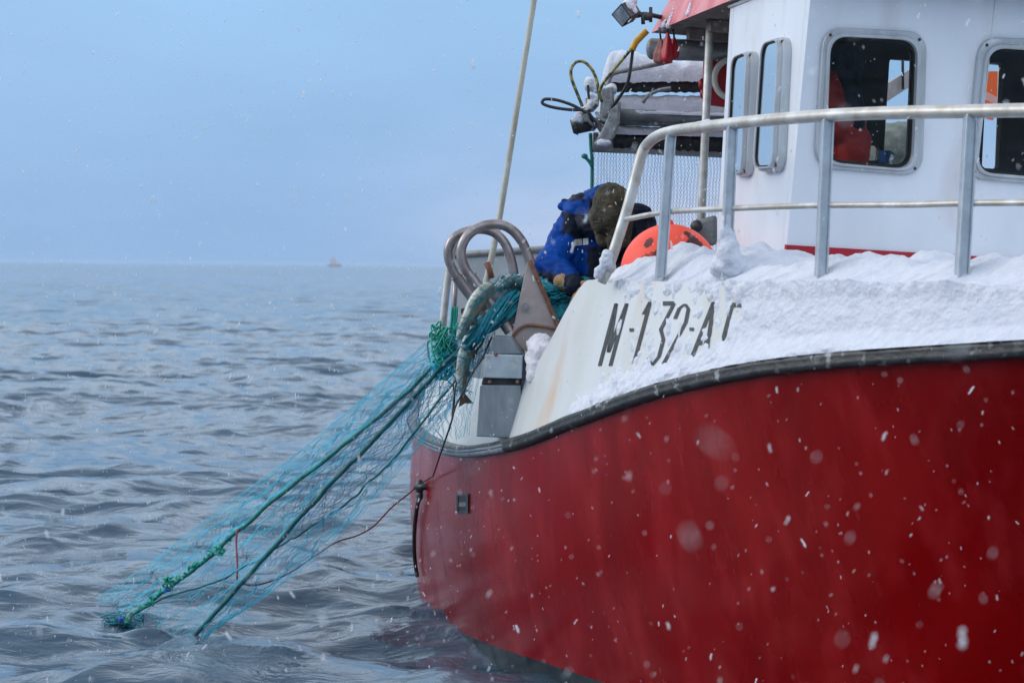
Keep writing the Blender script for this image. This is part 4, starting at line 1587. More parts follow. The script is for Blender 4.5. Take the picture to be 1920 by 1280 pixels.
# ------------------------------------------------------------------ people
def hand_shapes(mb, wrist, d, palm_n, side, L=0.18, curl=0.6, fat=1.0):
    """palm, four fingers and a thumb; d points along the hand, side towards the thumb"""
    d = d.normalized(); side = (side - d * side.dot(d)).normalized(); nrm = palm_n.normalized()
    pc = wrist + d * L * 0.28
    for k in (-0.3, 0.0, 0.3):
        mb.capsule(wrist + side * k * 0.05, 0.020 * fat, wrist + d * L * 0.5 + side * k * 0.10, 0.015 * fat, 10)
    for i, (o_, ln) in enumerate(((0.032, 0.40), (0.011, 0.45), (-0.011, 0.42), (-0.031, 0.33))):
        a = wrist + d * L * 0.5 + side * o_
        b = a + (d * math.cos(curl * 0.5) + nrm * math.sin(curl * 0.5)) * L * ln * 0.5
        c = b + (d * math.cos(curl * 1.6) + nrm * math.sin(curl * 1.6)) * L * ln * 0.55
        mb.capsule(a, 0.0105 * fat, b, 0.0098 * fat, 8)
        mb.capsule(b, 0.0098 * fat, c, 0.0085 * fat, 8)
    a = wrist + d * L * 0.14 + side * 0.026
    b = a + (d * 0.6 + side * 0.75 + nrm * 0.25).normalized() * L * 0.22
    c = b + (d * 0.85 + side * 0.2 + nrm * 0.5).normalized() * L * 0.17
    mb.capsule(a, 0.0135 * fat, b, 0.012 * fat, 8)
    mb.capsule(b, 0.012 * fat, c, 0.0095 * fat, 8)


def head_shapes(mb, c, fwd, up, r=0.105):
    fwd = fwd.normalized(); up = (up - fwd * up.dot(fwd)).normalized(); sd = fwd.cross(up)
    rot = Matrix((sd, fwd, up)).transposed()
    mb.ball(c + up * 0.02, (r * 0.74, r * 0.92, r * 1.02), 12, 16, rot=rot)
    mb.ball(c - up * 0.055 + fwd * 0.018, (r * 0.60, r * 0.66, r * 0.72), 10, 14, rot=rot)
    mb.capsule(c + fwd * 0.088 + up * 0.012, 0.010, c + fwd * 0.112 - up * 0.022, 0.014, 8)       # nose
    mb.capsule(c + fwd * 0.078 - up * 0.062 - sd * 0.020, 0.010, c + fwd * 0.078 - up * 0.062 + sd * 0.020, 0.010, 8)   # lips
    mb.ball(c + fwd * 0.068 - up * 0.098, 0.022, 6, 8)                                            # chin
    for s in (-1, 1):
        mb.ball(c + sd * s * 0.033 + fwd * 0.078 + up * 0.036, (0.024, 0.014, 0.010), 6, 8, rot=rot)   # brow
        mb.ball(c + sd * s * 0.033 + fwd * 0.079 + up * 0.014, 0.011, 6, 8)                           # eye
        mb.ball(c + sd * s * 0.080 - up * 0.005, (0.012, 0.022, 0.034), 6, 8, rot=rot)                # ear


def paint(me, rules, default=0):
    for p in me.polygons:
        p.material_index = default
        for fn_, mi in rules:
            if fn_(p.center):
                p.material_index = mi
                break


# the fisherman bending over the rail in a blue jacket
def fisherman():
    Yb = 9.95
    headc = P(1146, 404, 9.72)
    neck = P(1140, 400, 9.92)
    chest = P(1095, 440, 10.05)
    shR, shL = P(1078, 412, 9.92), P(1192, 420, 10.02)
    back = P(1132, 380, 10.14)
    hips = P(1120, 590, 10.25); hips.z = 1.60
    elR, elL = P(1032, 500, 9.80), P(1215, 500, 9.85)
    wrR, wrL = P(1078, 538, 9.62), P(1118, 540, 9.62)
    feetR, feetL = V((hips.x - 0.16, hips.y + 0.02, 0.78)), V((hips.x + 0.20, hips.y + 0.05, 0.78))
    kneeR = (V((hips.x - 0.15, hips.y - 0.10, 1.20))); kneeL = V((hips.x + 0.18, hips.y - 0.06, 1.20))
    hfw = V((-0.15, -0.75, -0.65)).normalized()
    hup = V((0.0, -0.62, 0.78))
    mb = MB()
    head_shapes(mb, headc, hfw, hup)
    mb.capsule(headc - V((0, -0.06, 0.02)), 0.06, neck, 0.07)
    mb.capsule(neck, 0.10, chest, 0.15); mb.capsule(chest, 0.16, hips, 0.15)
    for sh, el, wr in ((shR, elR, wrR), (shL, elL, wrL)):
        mb.capsule(chest, 0.10, sh, 0.07); mb.capsule(sh, 0.062, el, 0.045); mb.capsule(el, 0.045, wr, 0.030)
    dR, dL = V((0.75, -0.35, -0.30)), V((-0.72, -0.40, -0.35))
    hand_shapes(mb, wrR, dR, V((0.1, -0.3, -1)), V((0.1, -0.6, 0.8)))
    hand_shapes(mb, wrL, dL, V((-0.1, -0.3, -1)), V((0.1, -0.6, 0.8)))
    for kn, ft in ((kneeR, feetR), (kneeL, feetL)):
        mb.capsule(hips, 0.11, kn, 0.065); mb.capsule(kn, 0.062, ft + V((0, 0, 0.08)), 0.042)
        mb.capsule(ft + V((0, 0, 0.03)), 0.045, ft + V((0, -0.17, 0.02)), 0.038)
    me = remeshed(mb, 0.009, 3)
    me.materials.append(M['skin'])
    body = link('person', me)
    tag(body, 'fisherman in a blue jacket and olive fur hat bending over the net at the rail', 'person')
    # jacket: torso, hood lump behind the neck, baggy sleeves
    mb = MB()
    mb.capsule(neck + V((0, 0.06, -0.02)), 0.10, P(1100, 446, 10.05), 0.145); mb.capsule(P(1100, 446, 10.05), 0.145, hips + V((0, -0.02, 0.06)), 0.20)
    mb.ball(back, (0.13, 0.12, 0.075), 10, 14)
    mb.capsule(back, 0.09, chest, 0.15)
    mb.capsule(shR, 0.050, P(1092, 400, 10.0), 0.06)                   # shoulder
    mb.ball(P(1086, 388, 9.93), (0.082, 0.075, 0.046), 10, 14)          # hood lying on the shoulder
    mb.capsule(P(1060, 381, 9.93), 0.020, P(1100, 372, 9.93), 0.024)
    mb.capsule(P(1085, 400, 9.9), 0.07, P(1118, 430, 9.86), 0.06)
    for sh, el, wr, r0 in ((shR, elR, wrR, 0.095), (shL, elL, wrL, 0.09)):
        mb.capsule(chest, 0.12, sh, 0.068); mb.capsule(sh, 0.072, el, 0.078); mb.capsule(el, 0.080, wr, 0.052)
    mb.capsule(P(1070, 440, 9.92), 0.070, P(1050, 500, 9.9), 0.10)
    mb.capsule(P(1070, 470, 9.95), 0.12, P(1075, 560, 10.0), 0.15)
    mb.capsule(shL, 0.10, P(1165, 460, 10.0), 0.12)
    mb.capsule(P(1120, 440, 9.92), 0.08, P(1112, 530, 9.86), 0.085)
    mb.capsule(P(1150, 470, 9.95), 0.10, P(1140, 540, 9.95), 0.12)
    mb.capsule(P(1056, 386, 9.98), 0.022, P(1086, 372, 9.98), 0.028)
    mb.capsule(P(1100, 376, 9.9), 0.03, P(1114, 420, 9.84), 0.03)
    me = remeshed(mb, 0.008, 5, 0.019, 13.0, 2.0)
    me.materials.append(M['jacket'])

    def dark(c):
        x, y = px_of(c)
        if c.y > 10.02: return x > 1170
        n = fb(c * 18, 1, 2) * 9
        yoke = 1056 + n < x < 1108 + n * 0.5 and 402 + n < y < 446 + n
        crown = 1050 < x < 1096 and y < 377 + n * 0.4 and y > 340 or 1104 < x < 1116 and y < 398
        right = x > 1172 + n  # right-hand shoulder: its shade painted in as a darker colour
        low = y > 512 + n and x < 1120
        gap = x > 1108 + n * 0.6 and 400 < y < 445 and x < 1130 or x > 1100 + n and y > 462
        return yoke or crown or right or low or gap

    at = me.attributes.new('dark_cloth_and_shade', 'FLOAT', 'POINT')  # yoke and hood rim are dark cloth, right shoulder is painted shade
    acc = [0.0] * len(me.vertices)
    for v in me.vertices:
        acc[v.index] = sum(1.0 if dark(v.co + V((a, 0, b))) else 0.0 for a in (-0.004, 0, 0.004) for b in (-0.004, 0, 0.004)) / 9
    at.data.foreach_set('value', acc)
    jk = link('jacket', me, body)
    jb = BVHTree.FromPolygons([v.co for v in me.vertices], [tuple(p.vertices) for p in me.polygons])
    mb = MB()
    for (xa, xb) in ((1077, 1091), (1093, 1103)):
        rows = []
        for i in range(5):
            row = []
            for j in range(6):
                x = xa + (xb - xa) * j / 5; y = 449 + 12 * i / 4 - (x - 1077) * 0.10
                h = jb.ray_cast(CAM_P, ray(x, y))
                row.append((h[0] if h[0] else P(x, y, 9.85)) - ray(x, y) * 0.006)
            rows.append(row)
        mb.grid(rows)
    mb.build('reflective_patch', M['reflect'], jk, smooth_=False)
    # fur hat with hanging ear flaps
    mb = MB()
    rot = Matrix.Rotation(0.35, 3, 'X')
    mb.ball(headc + V((0.0, 0.0, 0.045)), (0.094, 0.115, 0.112), 14, 18)
    mb.ball(headc + V((-0.01, -0.02, -0.01)), (0.098, 0.115, 0.085), 14, 18)
    for sx in (-1, 1):
        mb.capsule(headc + V((0.068 * sx, 0.01, 0.0)), 0.042, headc + V((0.052 * sx + 0.012, -0.01, -0.125)), 0.028)
    mb.capsule(headc + V((0.02, -0.075, -0.03)), 0.05, headc + V((0.02, -0.05, -0.14)), 0.04)
    me = remeshed(mb, 0.007, 3, 0.010, 30.0, 1.0)
    me.materials.append(M['olive'])
    link('hat', me, body)
    for wr, d in ((wrR, dR), (wrL, dL)):
        mb = MB()
        hand_shapes(mb, wr, d, V((0.0, -0.3, -1)), V((0.1, -0.6, 0.8)), 0.19, 0.6, 1.3)
        mb.capsule(wr - d.normalized() * 0.07, 0.046, wr, 0.038)
        me = remeshed(mb, 0.005, 2)
        me.materials.append(M['glove'])
        link('glove', me, body)
    mb = MB()
    mb.capsule(hips + V((0, -0.02, 0.04)), 0.185, hips + V((0, 0, -0.1)), 0.17)
    for kn, ft in ((kneeR, feetR), (kneeL, feetL)):
        mb.capsule(hips, 0.14, kn, 0.095); mb.capsule(kn, 0.095, ft + V((0, 0, 0.25)), 0.08)
    me = remeshed(mb, 0.014, 4, 0.006, 10, 4.0)
    me.materials.append(M['ochre'])
    link('trousers', me, body)
    for ft in (feetR, feetL):
        mb = MB()
        mb.capsule(ft + V((0, 0, 0.30)), 0.075, ft + V((0, 0, 0.08)), 0.058)
        mb.capsule(ft + V((0, 0.02, 0.025)), 0.055, ft + V((0, -0.18, 0.018)), 0.050)
        me = remeshed(mb, 0.01, 3)
        me.materials.append(M['boot'])
        link('boot', me, body)


fisherman()


# the person standing at the wheel, in red oilskins over a navy jumper
def helmsman():
    base = P(1586, 300, 8.92)
    zf = 1.12
    hc = P(1579, 130, 8.90)
    x0, y0 = hc.x, hc.y
    hips = V((x0 + 0.03, y0 + 0.02, 2.02)); chest = V((x0 + 0.01, y0, 2.48)); neck = V((x0, y0, 2.655))
    shA, shB = V((x0 - 0.15, y0 + 0.06, 2.58)), V((x0 + 0.13, y0 - 0.10, 2.60))
    elA, elB = V((x0 - 0.19, y0 - 0.02, 2.30)), P(1601, 206, y0 - 0.16)
    shB = P(1588, 142, y0 - 0.14)
    wrA, wrB = V((x0 - 0.14, y0 - 0.10, 2.06)), P(1604, 262, y0 - 0.02)
    fw = V((-0.3, 0.95, 0))
    kA, kB = V((x0 - 0.08, y0 + 0.02, 1.60)), V((x0 + 0.14, y0 + 0.0, 1.60))
    fA, fB = V((x0 - 0.09, y0 + 0.05, zf)), V((x0 + 0.15, y0 + 0.03, zf))
    mb = MB()
    head_shapes(mb, hc, fw, V((0, 0, 1)))
    mb.capsule(hc - V((0, 0, 0.07)), 0.055, neck, 0.06)
    mb.capsule(neck, 0.060, chest, 0.075); mb.capsule(chest, 0.075, hips, 0.05)
    for sh, el, wr in ((shA, elA, wrA), (shB, elB, wrB)):
        mb.capsule(chest, 0.06, sh, 0.042); mb.capsule(sh, 0.040, el, 0.032); mb.capsule(el, 0.032, wr, 0.025)
        hand_shapes(mb, wr, V((0.1, -0.3, -0.9)), V((0.6, -0.2, 0)), V((0.3, -0.9, 0.2)))
    for k_, f_ in ((kA, fA), (kB, fB)):
        mb.capsule(hips, 0.07, k_, 0.055); mb.capsule(k_, 0.06, f_ + V((0, 0, 0.07)), 0.04)
        mb.capsule(f_ + V((0, 0, 0.03)), 0.042, f_ + V((0.1, -0.12, 0.02)), 0.036)
    me = remeshed(mb, 0.009, 3)
    me.materials.append(M['skin'])
    body = link('person', me)
    tag(body, 'person in red oilskin overalls and navy jumper standing inside the wheelhouse window', 'person')
    mb = MB()
    Ys = y0 - 0.14
    mb.capsule(neck, 0.075, chest, 0.09); mb.capsule(chest, 0.09, hips, 0.06)
    mb.capsule(neck, 0.06, P(1588, 142, Ys), 0.055); mb.capsule(P(1588, 142, Ys), 0.055, P(1601, 205, Ys - 0.02), 0.045)
    mb.capsule(P(1601, 205, Ys - 0.02), 0.045, P(1604, 236, Ys - 0.02), 0.040); mb.capsule(P(1604, 236, Ys - 0.02), 0.038, wrB, 0.034)
    mb.capsule(shA, 0.06, elA, 0.05); mb.capsule(elA, 0.05, wrA, 0.036); mb.capsule(chest, 0.09, shA, 0.06)
    me = remeshed(mb, 0.009, 3, 0.006, 12, 1)
    me.materials.append(M['navy'])
    link('jumper', me, body)
    mb = MB()
    mb.capsule(P(1560, 158, Ys), 0.055, P(1566, 240, Ys), 0.070); mb.capsule(chest, 0.105, hips + V((0, 0, 0.2)), 0.10)
    mb.capsule(P(1585, 225, Ys + 0.03), 0.085, P(1600, 285, Ys + 0.02), 0.072)
    mb.capsule(P(1615, 262, Ys + 0.02), 0.045, P(1604, 300, Ys + 0.02), 0.055)
    mb.capsule(hips + V((0, 0, 0.2)), 0.10, hips, 0.09)
    for k_, f_ in ((kA, fA), (kB, fB)):
        mb.capsule(hips, 0.095, k_, 0.085); mb.capsule(k_, 0.09, f_ + V((0, 0, 0.1)), 0.075)
    me = remeshed(mb, 0.010, 3, 0.010, 12, 5)
    me.materials.append(M['red_suit'])
    link('overalls', me, body)
    mb = MB()
    mb.ball(hc + V((0, -0.01, 0.015)), (0.092, 0.105, 0.115), 12, 16)
    mb.capsule(hc + V((-0.03, -0.02, -0.08)), 0.08, neck + V((0, 0, -0.02)), 0.09)
    mb.capsule(hc + V((-0.03, 0.05, -0.02)), 0.06, hc + V((-0.02, 0.05, -0.07)), 0.045)
    me = remeshed(mb, 0.009, 3, 0.004, 30, 2)
    me.materials.append(M['navy'])
    link('hood', me, body)


helmsman()

# blue mug and orange marker flag seen through the wheelhouse windows
mg = empty('mug', P(1658, 306, 8.45), 'small blue mug on the console inside the left front window', 'mug')
mb = MB()
c0 = P(1658, 306, 8.45)
mb.tube([c0, c0 + V((0, 0, 0.052))], [0.024, 0.027], 16)
mb.build('cup', M['blue_mug'], mg, auto=40)
mb = MB()
mb.tube([c0 + V((0.026 + 0.014 * math.sin(a), 0, 0.027 + 0.018 * math.cos(a))) for a in np.linspace(0.0, math.pi, 8)], 0.004, 6)
mb.build('handle', M['blue_mug'], mg)

fl = empty('marker_flag', bw(0.55, -1.6, 0.74), 'orange marker flag with white diagonal band, seen through the right front window', 'flag')
FY = 11.7
mb = MB()
q = [P(x, y, FY) for x, y in ((1834, 134), (1871, 134), (1869, 205), (1862, 226), (1850, 224), (1838, 200))]
mb.add(q, [tuple(range(6))])
mb.build('cloth', M['orange_flag'], fl, smooth_=False)
mb = MB()
q = [P(x, y, FY - 0.006) for x, y in ((1836, 165), (1870, 183), (1870, 199), (1836, 181))]
mb.add(q, [(0, 1, 2, 3)])
mb.build('band', M['white_flag'], fl, smooth_=False)
mb = MB()
a = P(1875, 120, FY + 0.03)
mb.tube([a, V((a.x, a.y, 0.74))], 0.012, 8)
mb.build('staff', M['pole'], fl)
# snowy boom seen through the left front window
mb = MB()
a, b = P(1655, 196, 10.9), P(1760, 128, 11.6)
mb.obox(a, b - a, V((0, 0.1, 0)), V((0, 0, -0.10)) * -1)
boom = mb.build('boom', M['plate'], boat, smooth_=False, bevel=0.005)
mb = MB()
mb.tube(PP([(1692, 60), (1693, 168)], 11.1), 0.008, 6)
mb.build('stay', M['dark'], boom)
mb = MB()
rows = []
for i in range(40):
    x = 1640 + i * 4.2
    row = []
    for j in range(12):
        z = 236 + 18 * fb((i * 0.25, 0.2, 0), 1, 3) - 14 * math.sin(math.pi * j / 11)
        row.append(P(x, z + j * 1.0 + 20, 11.6 - 0.05 * j))
    rows.append(row)
mb.grid(rows)
# heap of nets and boxes aft, behind the cabin windows
mb = MB()
for i, (x, y, r) in enumerate(((1665, 262, 0.16), (1690, 258, 0.18), (1712, 275, 0.18), (1742, 280, 0.20))):
    mb.ball(P(x, y + 25, 11.4), (r, r * 0.8, r * 0.9), 8, 12)
me = remeshed(mb, 0.025, 4, 0.03, 9, 3)
me.materials.append(M['console'])
o = link('net_heap', me)
tag(o, 'grey heap of netting on the after deck, seen through the left front window', 'net heap')


# ------------------------------------------------------------------ the fishing net
net = empty('fishing_net', P(900, 600, 9.6), 'blue fishing net with green ropes hauled from the sea over the side roller', 'fishing net')
r1 = [(1004, 556, 9.62), (965, 556, 9.58), (935, 572, 9.58), (905, 604, 9.6), (870, 636, 9.65), (800, 700, 9.75), (720, 772, 9.9), (640, 838, 10.02), (540, 916, 10.2), (450, 991, 10.32), (385, 1050, 10.4), (310, 1106, 10.45), (262, 1142, 10.46), (225, 1168, 10.48), (205, 1195, 10.5)]
r2 = [(1004, 562, 9.60), (970, 562, 9.55), (940, 580, 9.55), (915, 608, 9.55), (880, 640, 9.58), (830, 686, 9.62), (765, 755, 9.7), (700, 826, 9.78), (640, 886, 9.82), (580, 950, 9.88), (500, 1040, 9.92), (420, 1130, 9.96), (352, 1205, 9.98), (330, 1232, 10.0)]
r3 = [(918, 614, 9.52), (905, 640, 9.5), (860, 705, 9.52), (800, 780, 9.55), (740, 858, 9.65), (690, 906, 9.75), (640, 950, 9.85), (580, 990, 9.95), (530, 1020, 10.02), (470, 1056, 10.1), (400, 1092, 10.2), (320, 1116, 10.35), (250, 1150, 10.42)]


def rope(name, pts, r, m, wob=0.0, k=10, n=8):
    mb = MB()
    p = crom(PP(pts, 0), k)
    if wob:
        p = [q + V((fb((i * 0.21, 1, 0), 1, 2), fb((i * 0.21, 5, 0), 1, 2), fb((i * 0.21, 9, 0), 1, 2))) * wob for i, q in enumerate(p)]
    mb.tube(p, r, n)
    return mb.build(name, M[m], net), p


_, p1 = rope('head_rope', r1, 0.0108, 'rope', 0.008)
_, p2 = rope('foot_rope', r2, 0.0115, 'rope_dk', 0.006)
_, p3 = rope('thin_rope', r3, 0.0055, 'rope_dk', 0.010)
mb = MB()
# frayed stretch of the head rope and its bindings
for i in range(30):
    t = i / 29
    x = 470 - 235 * t; y = 976 + 186 * t
    c = P(x + random.uniform(-3, 3), y + random.uniform(-3, 3), 10.36)
    d = V((random.uniform(-1, 1), random.uniform(-1, 1), random.uniform(-1, 1))) * 0.016
    mb.tube(crom([c - d, c + V((0, 0, random.uniform(-0.01, 0.012))), c + d], 3), 0.0065, 5)
for x, y, s_ in ((412, 1033, 1), (314, 1092, 1.2), (366, 1060, 0.6), (284, 1128, 0.6), (240, 1160, 0.8)):
    for i in range(14):
        c = P(x + random.uniform(-6, 6) * s_, y + random.uniform(-7, 7) * s_, 10.36)
        d = V((random.uniform(-1, 1), random.uniform(-1, 1), random.uniform(-1, 1))) * 0.016 * s_
        mb.tube(crom([c - d, c + d.cross(V((0, 0, 1))) * 0.6, c + d], 3), 0.0055, 5)
mb.build('green_binding', M['rope_br'], net)
for x, y in ((428, 1011), (312, 1106), (227, 1162)):
    mb = MB()
    for i in range(5):
        c = P(x + random.uniform(-4, 4), y + random.uniform(-4, 4), 10.36)
        d = V((random.uniform(-1, 1), random.uniform(-1, 1), random.uniform(-1, 1))) * 0.014
        mb.tube([c - d, c + d], 0.006, 5)
    mb.build('blue_binding', M['rope_bl'], net)


def resample(pts, n):
    L = [0]
    for a, b in zip(pts, pts[1:]): L.append(L[-1] + (b - a).length)
    out = []
    j = 0
    for i in range(n + 1):
        t = L[-1] * i / n
        while j < len(L) - 2 and L[j + 1] < t: j += 1
        u = (t - L[j]) / max(1e-9, L[j + 1] - L[j])
        out.append(pts[j].lerp(pts[j + 1], min(1, max(0, u))))
    return out


def webbing(mb, A, B, na, nb, sag, r, seed, keep=1.0, skew=0.5):
    """diamond netting between two border lines"""
    A, B = resample(A, nb), resample(B, nb)
    rr = random.Random(seed)

    def pt(u, j):
        j = min(nb, max(0, j)); i0 = min(int(j), nb - 1); t = j - i0
        a = A[i0].lerp(A[i0 + 1], t); b = B[i0].lerp(B[i0 + 1], t)
        p = a.lerp(b, u)
        env = math.sin(math.pi * min(1, max(0, u)))
        n1 = fb((u * 5 + seed, j * 0.10, 0), 1, 3)
        return p + V((n1 * 0.05 * env, sag * env * (0.6 + n1), -abs(sag) * 0.35 * env + 0.03 * env * fb((u * 6, j * 0.12, seed), 1, 3)))

    for s0 in range(na + 1):
        for sg in (1, -1):
            if rr.random() > keep: continue
            pth = []
            j0 = rr.randint(0, nb // 4) if rr.random() < 0.35 else 0
            j1 = nb - rr.randint(0, nb // 3) if rr.random() < 0.35 else nb
            for j in range(j0, j1 + 1):
                u = (s0 + (skew if (j % 2) else 0.0) * sg) / na
                u += 0.045 * fb((j * 0.16, s0 * 0.7, seed), 1, 4)
                pth.append(pt(min(1, max(0, u)), j))
            mb.tube(pth, r, 3, caps=False)


mb = MB()
left_edge = crom(PP([(905, 590, 9.62), (845, 612, 9.75), (800, 640, 9.95), (700, 728, 10.2), (560, 846, 10.5), (400, 962, 10.8), (270, 1062, 11.0), (178, 1122, 11.15)], 0), 8)
webbing(mb, left_edge, p1[30:], 42, 150, 0.06, 0.00088, 1, 0.9)
webbing(mb, p1[20:], p2[20:], 32, 140, 0.12, 0.00088, 2, 0.92)
right_edge = crom(PP([(905, 640, 9.5), (880, 720, 9.48), (825, 800, 9.5), (775, 850, 9.55), (700, 940, 9.7), (600, 1040, 9.8), (480, 1130, 9.9), (345, 1212, 9.98)], 0), 8)
webbing(mb, p2[20:], right_edge, 32, 130, 0.08, 0.00088, 3, 0.88)
webbing(mb, crom(PP([(870, 600, 9.6), (820, 660, 9.7), (784, 760, 9.75), (792, 830, 9.7)], 0), 6), crom(PP([(905, 640, 9.5), (900, 700, 9.45), (885, 770, 9.42), (880, 815, 9.42)], 0), 6), 22, 34, 0.03, 0.0011, 5)
mb.build('webbing', M['net'], net, fix=False)
mb = MB()
webbing(mb, crom(PP([(885, 610, 9.56), (800, 690, 9.7), (640, 848, 9.95), (520, 960, 10.1)], 0), 8), crom(PP([(905, 650, 9.5), (840, 760, 9.5), (700, 890, 9.7), (560, 1010, 9.9)], 0), 8), 9, 50, 0.08, 0.0013, 8, 0.8)
for i in range(26):                                             # loose threads hanging from the ropes
    j = random.randint(40, len(p2) - 30)
    a = p2[j]
    b = a + V((random.uniform(-0.12, 0.02), random.uniform(-0.05, 0.05), -random.uniform(0.05, 0.22)))
    mb.tube(crom([a, a.lerp(b, 0.5) + V((random.uniform(-0.03, 0.03), 0, 0.01)), b], 4), 0.0012, 3, caps=False)
for i in range(22):
    j = random.randint(40, len(p1) - 60)
    a = p1[j]; b = p2[min(len(p2) - 1, int(j * len(p2) / len(p1)) + random.randint(-4, 6))]
    mb.tube(crom([a, a.lerp(b, 0.5) + V((random.uniform(-0.04, 0.04), 0, random.uniform(-0.05, 0.0))), b], 4), 0.0011, 3, caps=False)
mb.build('loose_twine', M['net_dk'], net, fix=False)
# tangled coil of twine at the gunwale
mb = MB()
for i in range(46):
    pts = []
    x0, y0 = random.uniform(815, 862), random.uniform(625, 690)
    for k in range(6):
        pts.append(P(x0 + random.uniform(-17, 17), y0 + random.uniform(-26, 26), 9.68 + random.uniform(-0.07, 0.07)))
    mb.tube(crom(pts, 5), 0.0042, 5)
for dx in (0, 5, 9):
    mb.tube(crom(PP([(848 + dx, 575, 9.66), (846 + dx, 605, 9.66), (842 + dx, 640, 9.66)], 0), 5), 0.006, 6)
mb.build('tangle', M['rope_br'], net)
mb = MB()
for i in range(30):
    pts = []
    x0, y0 = random.uniform(818, 852), random.uniform(655, 705)
    for k in range(6):
        pts.append(P(x0 + random.uniform(-16, 16), y0 + random.uniform(-18, 18), 9.68 + random.uniform(-0.06, 0.06)))
    mb.tube(crom(pts, 5), 0.0035, 5)
mb.build('tangle', M['net'], net)
# gathered net running over the roller into the boat
mb = MB()
bunch = PP([(1110, 566, 9.75), (1060, 560, 9.7), (1012, 556, 9.62), (968, 562, 9.50), (940, 584, 9.42), (914, 610, 9.38), (888, 634, 9.42), (862, 652, 9.55)], 0)
bp = crom(bunch, 8)
for i in range(60):
    a = random.uniform(0, 2 * math.pi); rr = random.uniform(0.01, 0.062)
    ph = random.uniform(0, 6)
    q = []
    for j, p in enumerate(bp):
        w = rr * (1.0 if j < 40 else 1 - 0.012 * (j - 40))
        q.append(p + V((0.3 * math.cos(a + j * 0.1) * w, math.cos(a + j * 0.12 + ph) * w, math.sin(a + j * 0.12 + ph) * w * 0.8)))
    mb.tube(q, random.uniform(0.004, 0.009), 5)
mb.build('gathered_net', M['net_pile'], net)
# pile of net inside the rail
mb = MB()
for x, y, r, Y in ((1030, 545, 0.10, 9.75), (1065, 552, 0.12, 9.75), (1100, 556, 0.12, 9.72), (1050, 590, 0.14, 9.70), (1090, 600, 0.15, 9.68), (1045, 640, 0.16, 9.68), (1085, 650, 0.17, 9.66)):
    mb.ball(P(x, y, Y), (r, r * 0.7, r * 0.75), 8, 12)
me = remeshed(mb, 0.014, 4, 0.018, 16, 6)
me.materials.append(M['net_pile'])
pile = link('net_pile', me, net)
mb = MB()
for i in range(60):
    x0, y0 = random.uniform(1018, 1105), random.uniform(535, 620)
    pts = [P(x0 + k * random.uniform(4, 12) - 20, y0 + random.uniform(-8, 8), 9.60 + random.uniform(-0.02, 0.05)) for k in range(5)]
    mb.tube(crom(pts, 4), 0.003, 4)
mb.build('pile_twine', M['net_pile'], net)

# ------------------------------------------------------------------ fish
def fish(name, pts, Y, w, label, roll=0.0, tail=True, mats=('fish', 'fish_back', 'fin')):
    """round cod body along a pixel spine from snout to tail root"""
    w *= 0.9
    root = empty(name, P(pts[len(pts) // 2][0], pts[len(pts) // 2][1], Y), label, 'fish')
    sp = crom(PP(pts, Y), 6)
    n = len(sp) - 1
    mb = MB()
    rows = []
    for i, p in enumerate(sp):
        t = i / n
        d = (sp[min(n, i + 1)] - sp[max(0, i - 1)]).normalized()
        side = d.cross(V((0, 1, 0))).normalized()
        r = w * (0.25 + 0.75 * math.sin(math.pi * min(1, 0.12 + t * 0.62)) ** 0.9) * (1 - 0.72 * t ** 1.7)
        if t < 0.08: r *= 0.45 + 0.55 * (t / 0.08) ** 0.6
        row = []
        for j in range(18):
            a = 2 * math.pi * j / 18
            row.append(p + side * math.cos(a) * r + V((0, 1, 0)) * math.sin(a) * r * 0.72)
        rows.append(row)
    mb.grid(rows, close=True)
    mb.add(rows[0], [tuple(range(18))]); mb.add(rows[-1], [tuple(range(18))])
    ob = mb.build('body', [M[mats[0]], M[mats[1]]], root)
    for p in ob.data.polygons:
        j = min(range(len(sp)), key=lambda k: (sp[k] - p.center).length)
        d = (sp[min(n, j + 1)] - sp[max(0, j - 1)]).normalized()
        side = d.cross(V((0, 1, 0))).normalized()
        q = (p.center - sp[j]).normalized()
        if q.dot(side) * math.cos(roll) + q.y * math.sin(roll) > 0.25: p.material_index = 1
    d = (sp[-1] - sp[-3]).normalized()
    side = d.cross(V((0, 1, 0))).normalized()
    if tail:
        mb = MB()
        e = sp[-1] - d * 0.01
        L = w * 1.25
        poly = [e - side * w * 0.22, e + d * L * 0.55 - side * w * 0.55, e + d * L - side * w * 0.80, e + d * L * 0.90 - side * w * 0.3, e + d * L * 0.82, e + d * L * 0.92 + side * w * 0.35, e + d * L + side * w * 0.85, e + d * L * 0.5 + side * w * 0.5, e + side * w * 0.22]
        mb.prism(poly, V((0, 0.012, 0)))
        mb.build('tail_fin', M[mats[2]], root, smooth_=False)
    for k, sg, ln in ((0.38, 1, 0.6), (0.62, 1, 0.5), (0.55, -1, 0.5)):
        p = sp[int(n * k)]
        d2 = (sp[min(n, int(n * k) + 1)] - sp[max(0, int(n * k) - 1)]).normalized()
        s2 = d2.cross(V((0, 1, 0))).normalized() * sg
        r = w * (1 - 0.72 * k ** 1.7) * 0.92
        mb = MB()
        mb.prism([p + s2 * r * 0.8 - d2 * w * 0.3, p + s2 * (r + w * ln * 0.7) + d2 * w * 0.15, p + s2 * (r + w * 0.15) + d2 * w * 0.55, p + s2 * r * 0.7 + d2 * w * 0.5], V((0, 0.008, 0)))
        mb.build('fin', M[mats[2]], root, smooth_=False)
    mb = MB()
    h = sp[max(1, int(n * 0.09))]
    mb.ball(h + V((0, -w * 0.50, 0)) + side * w * 0.2, w * 0.10, 6, 8)
    mb.build('eye', M['dark'], root)
    return root


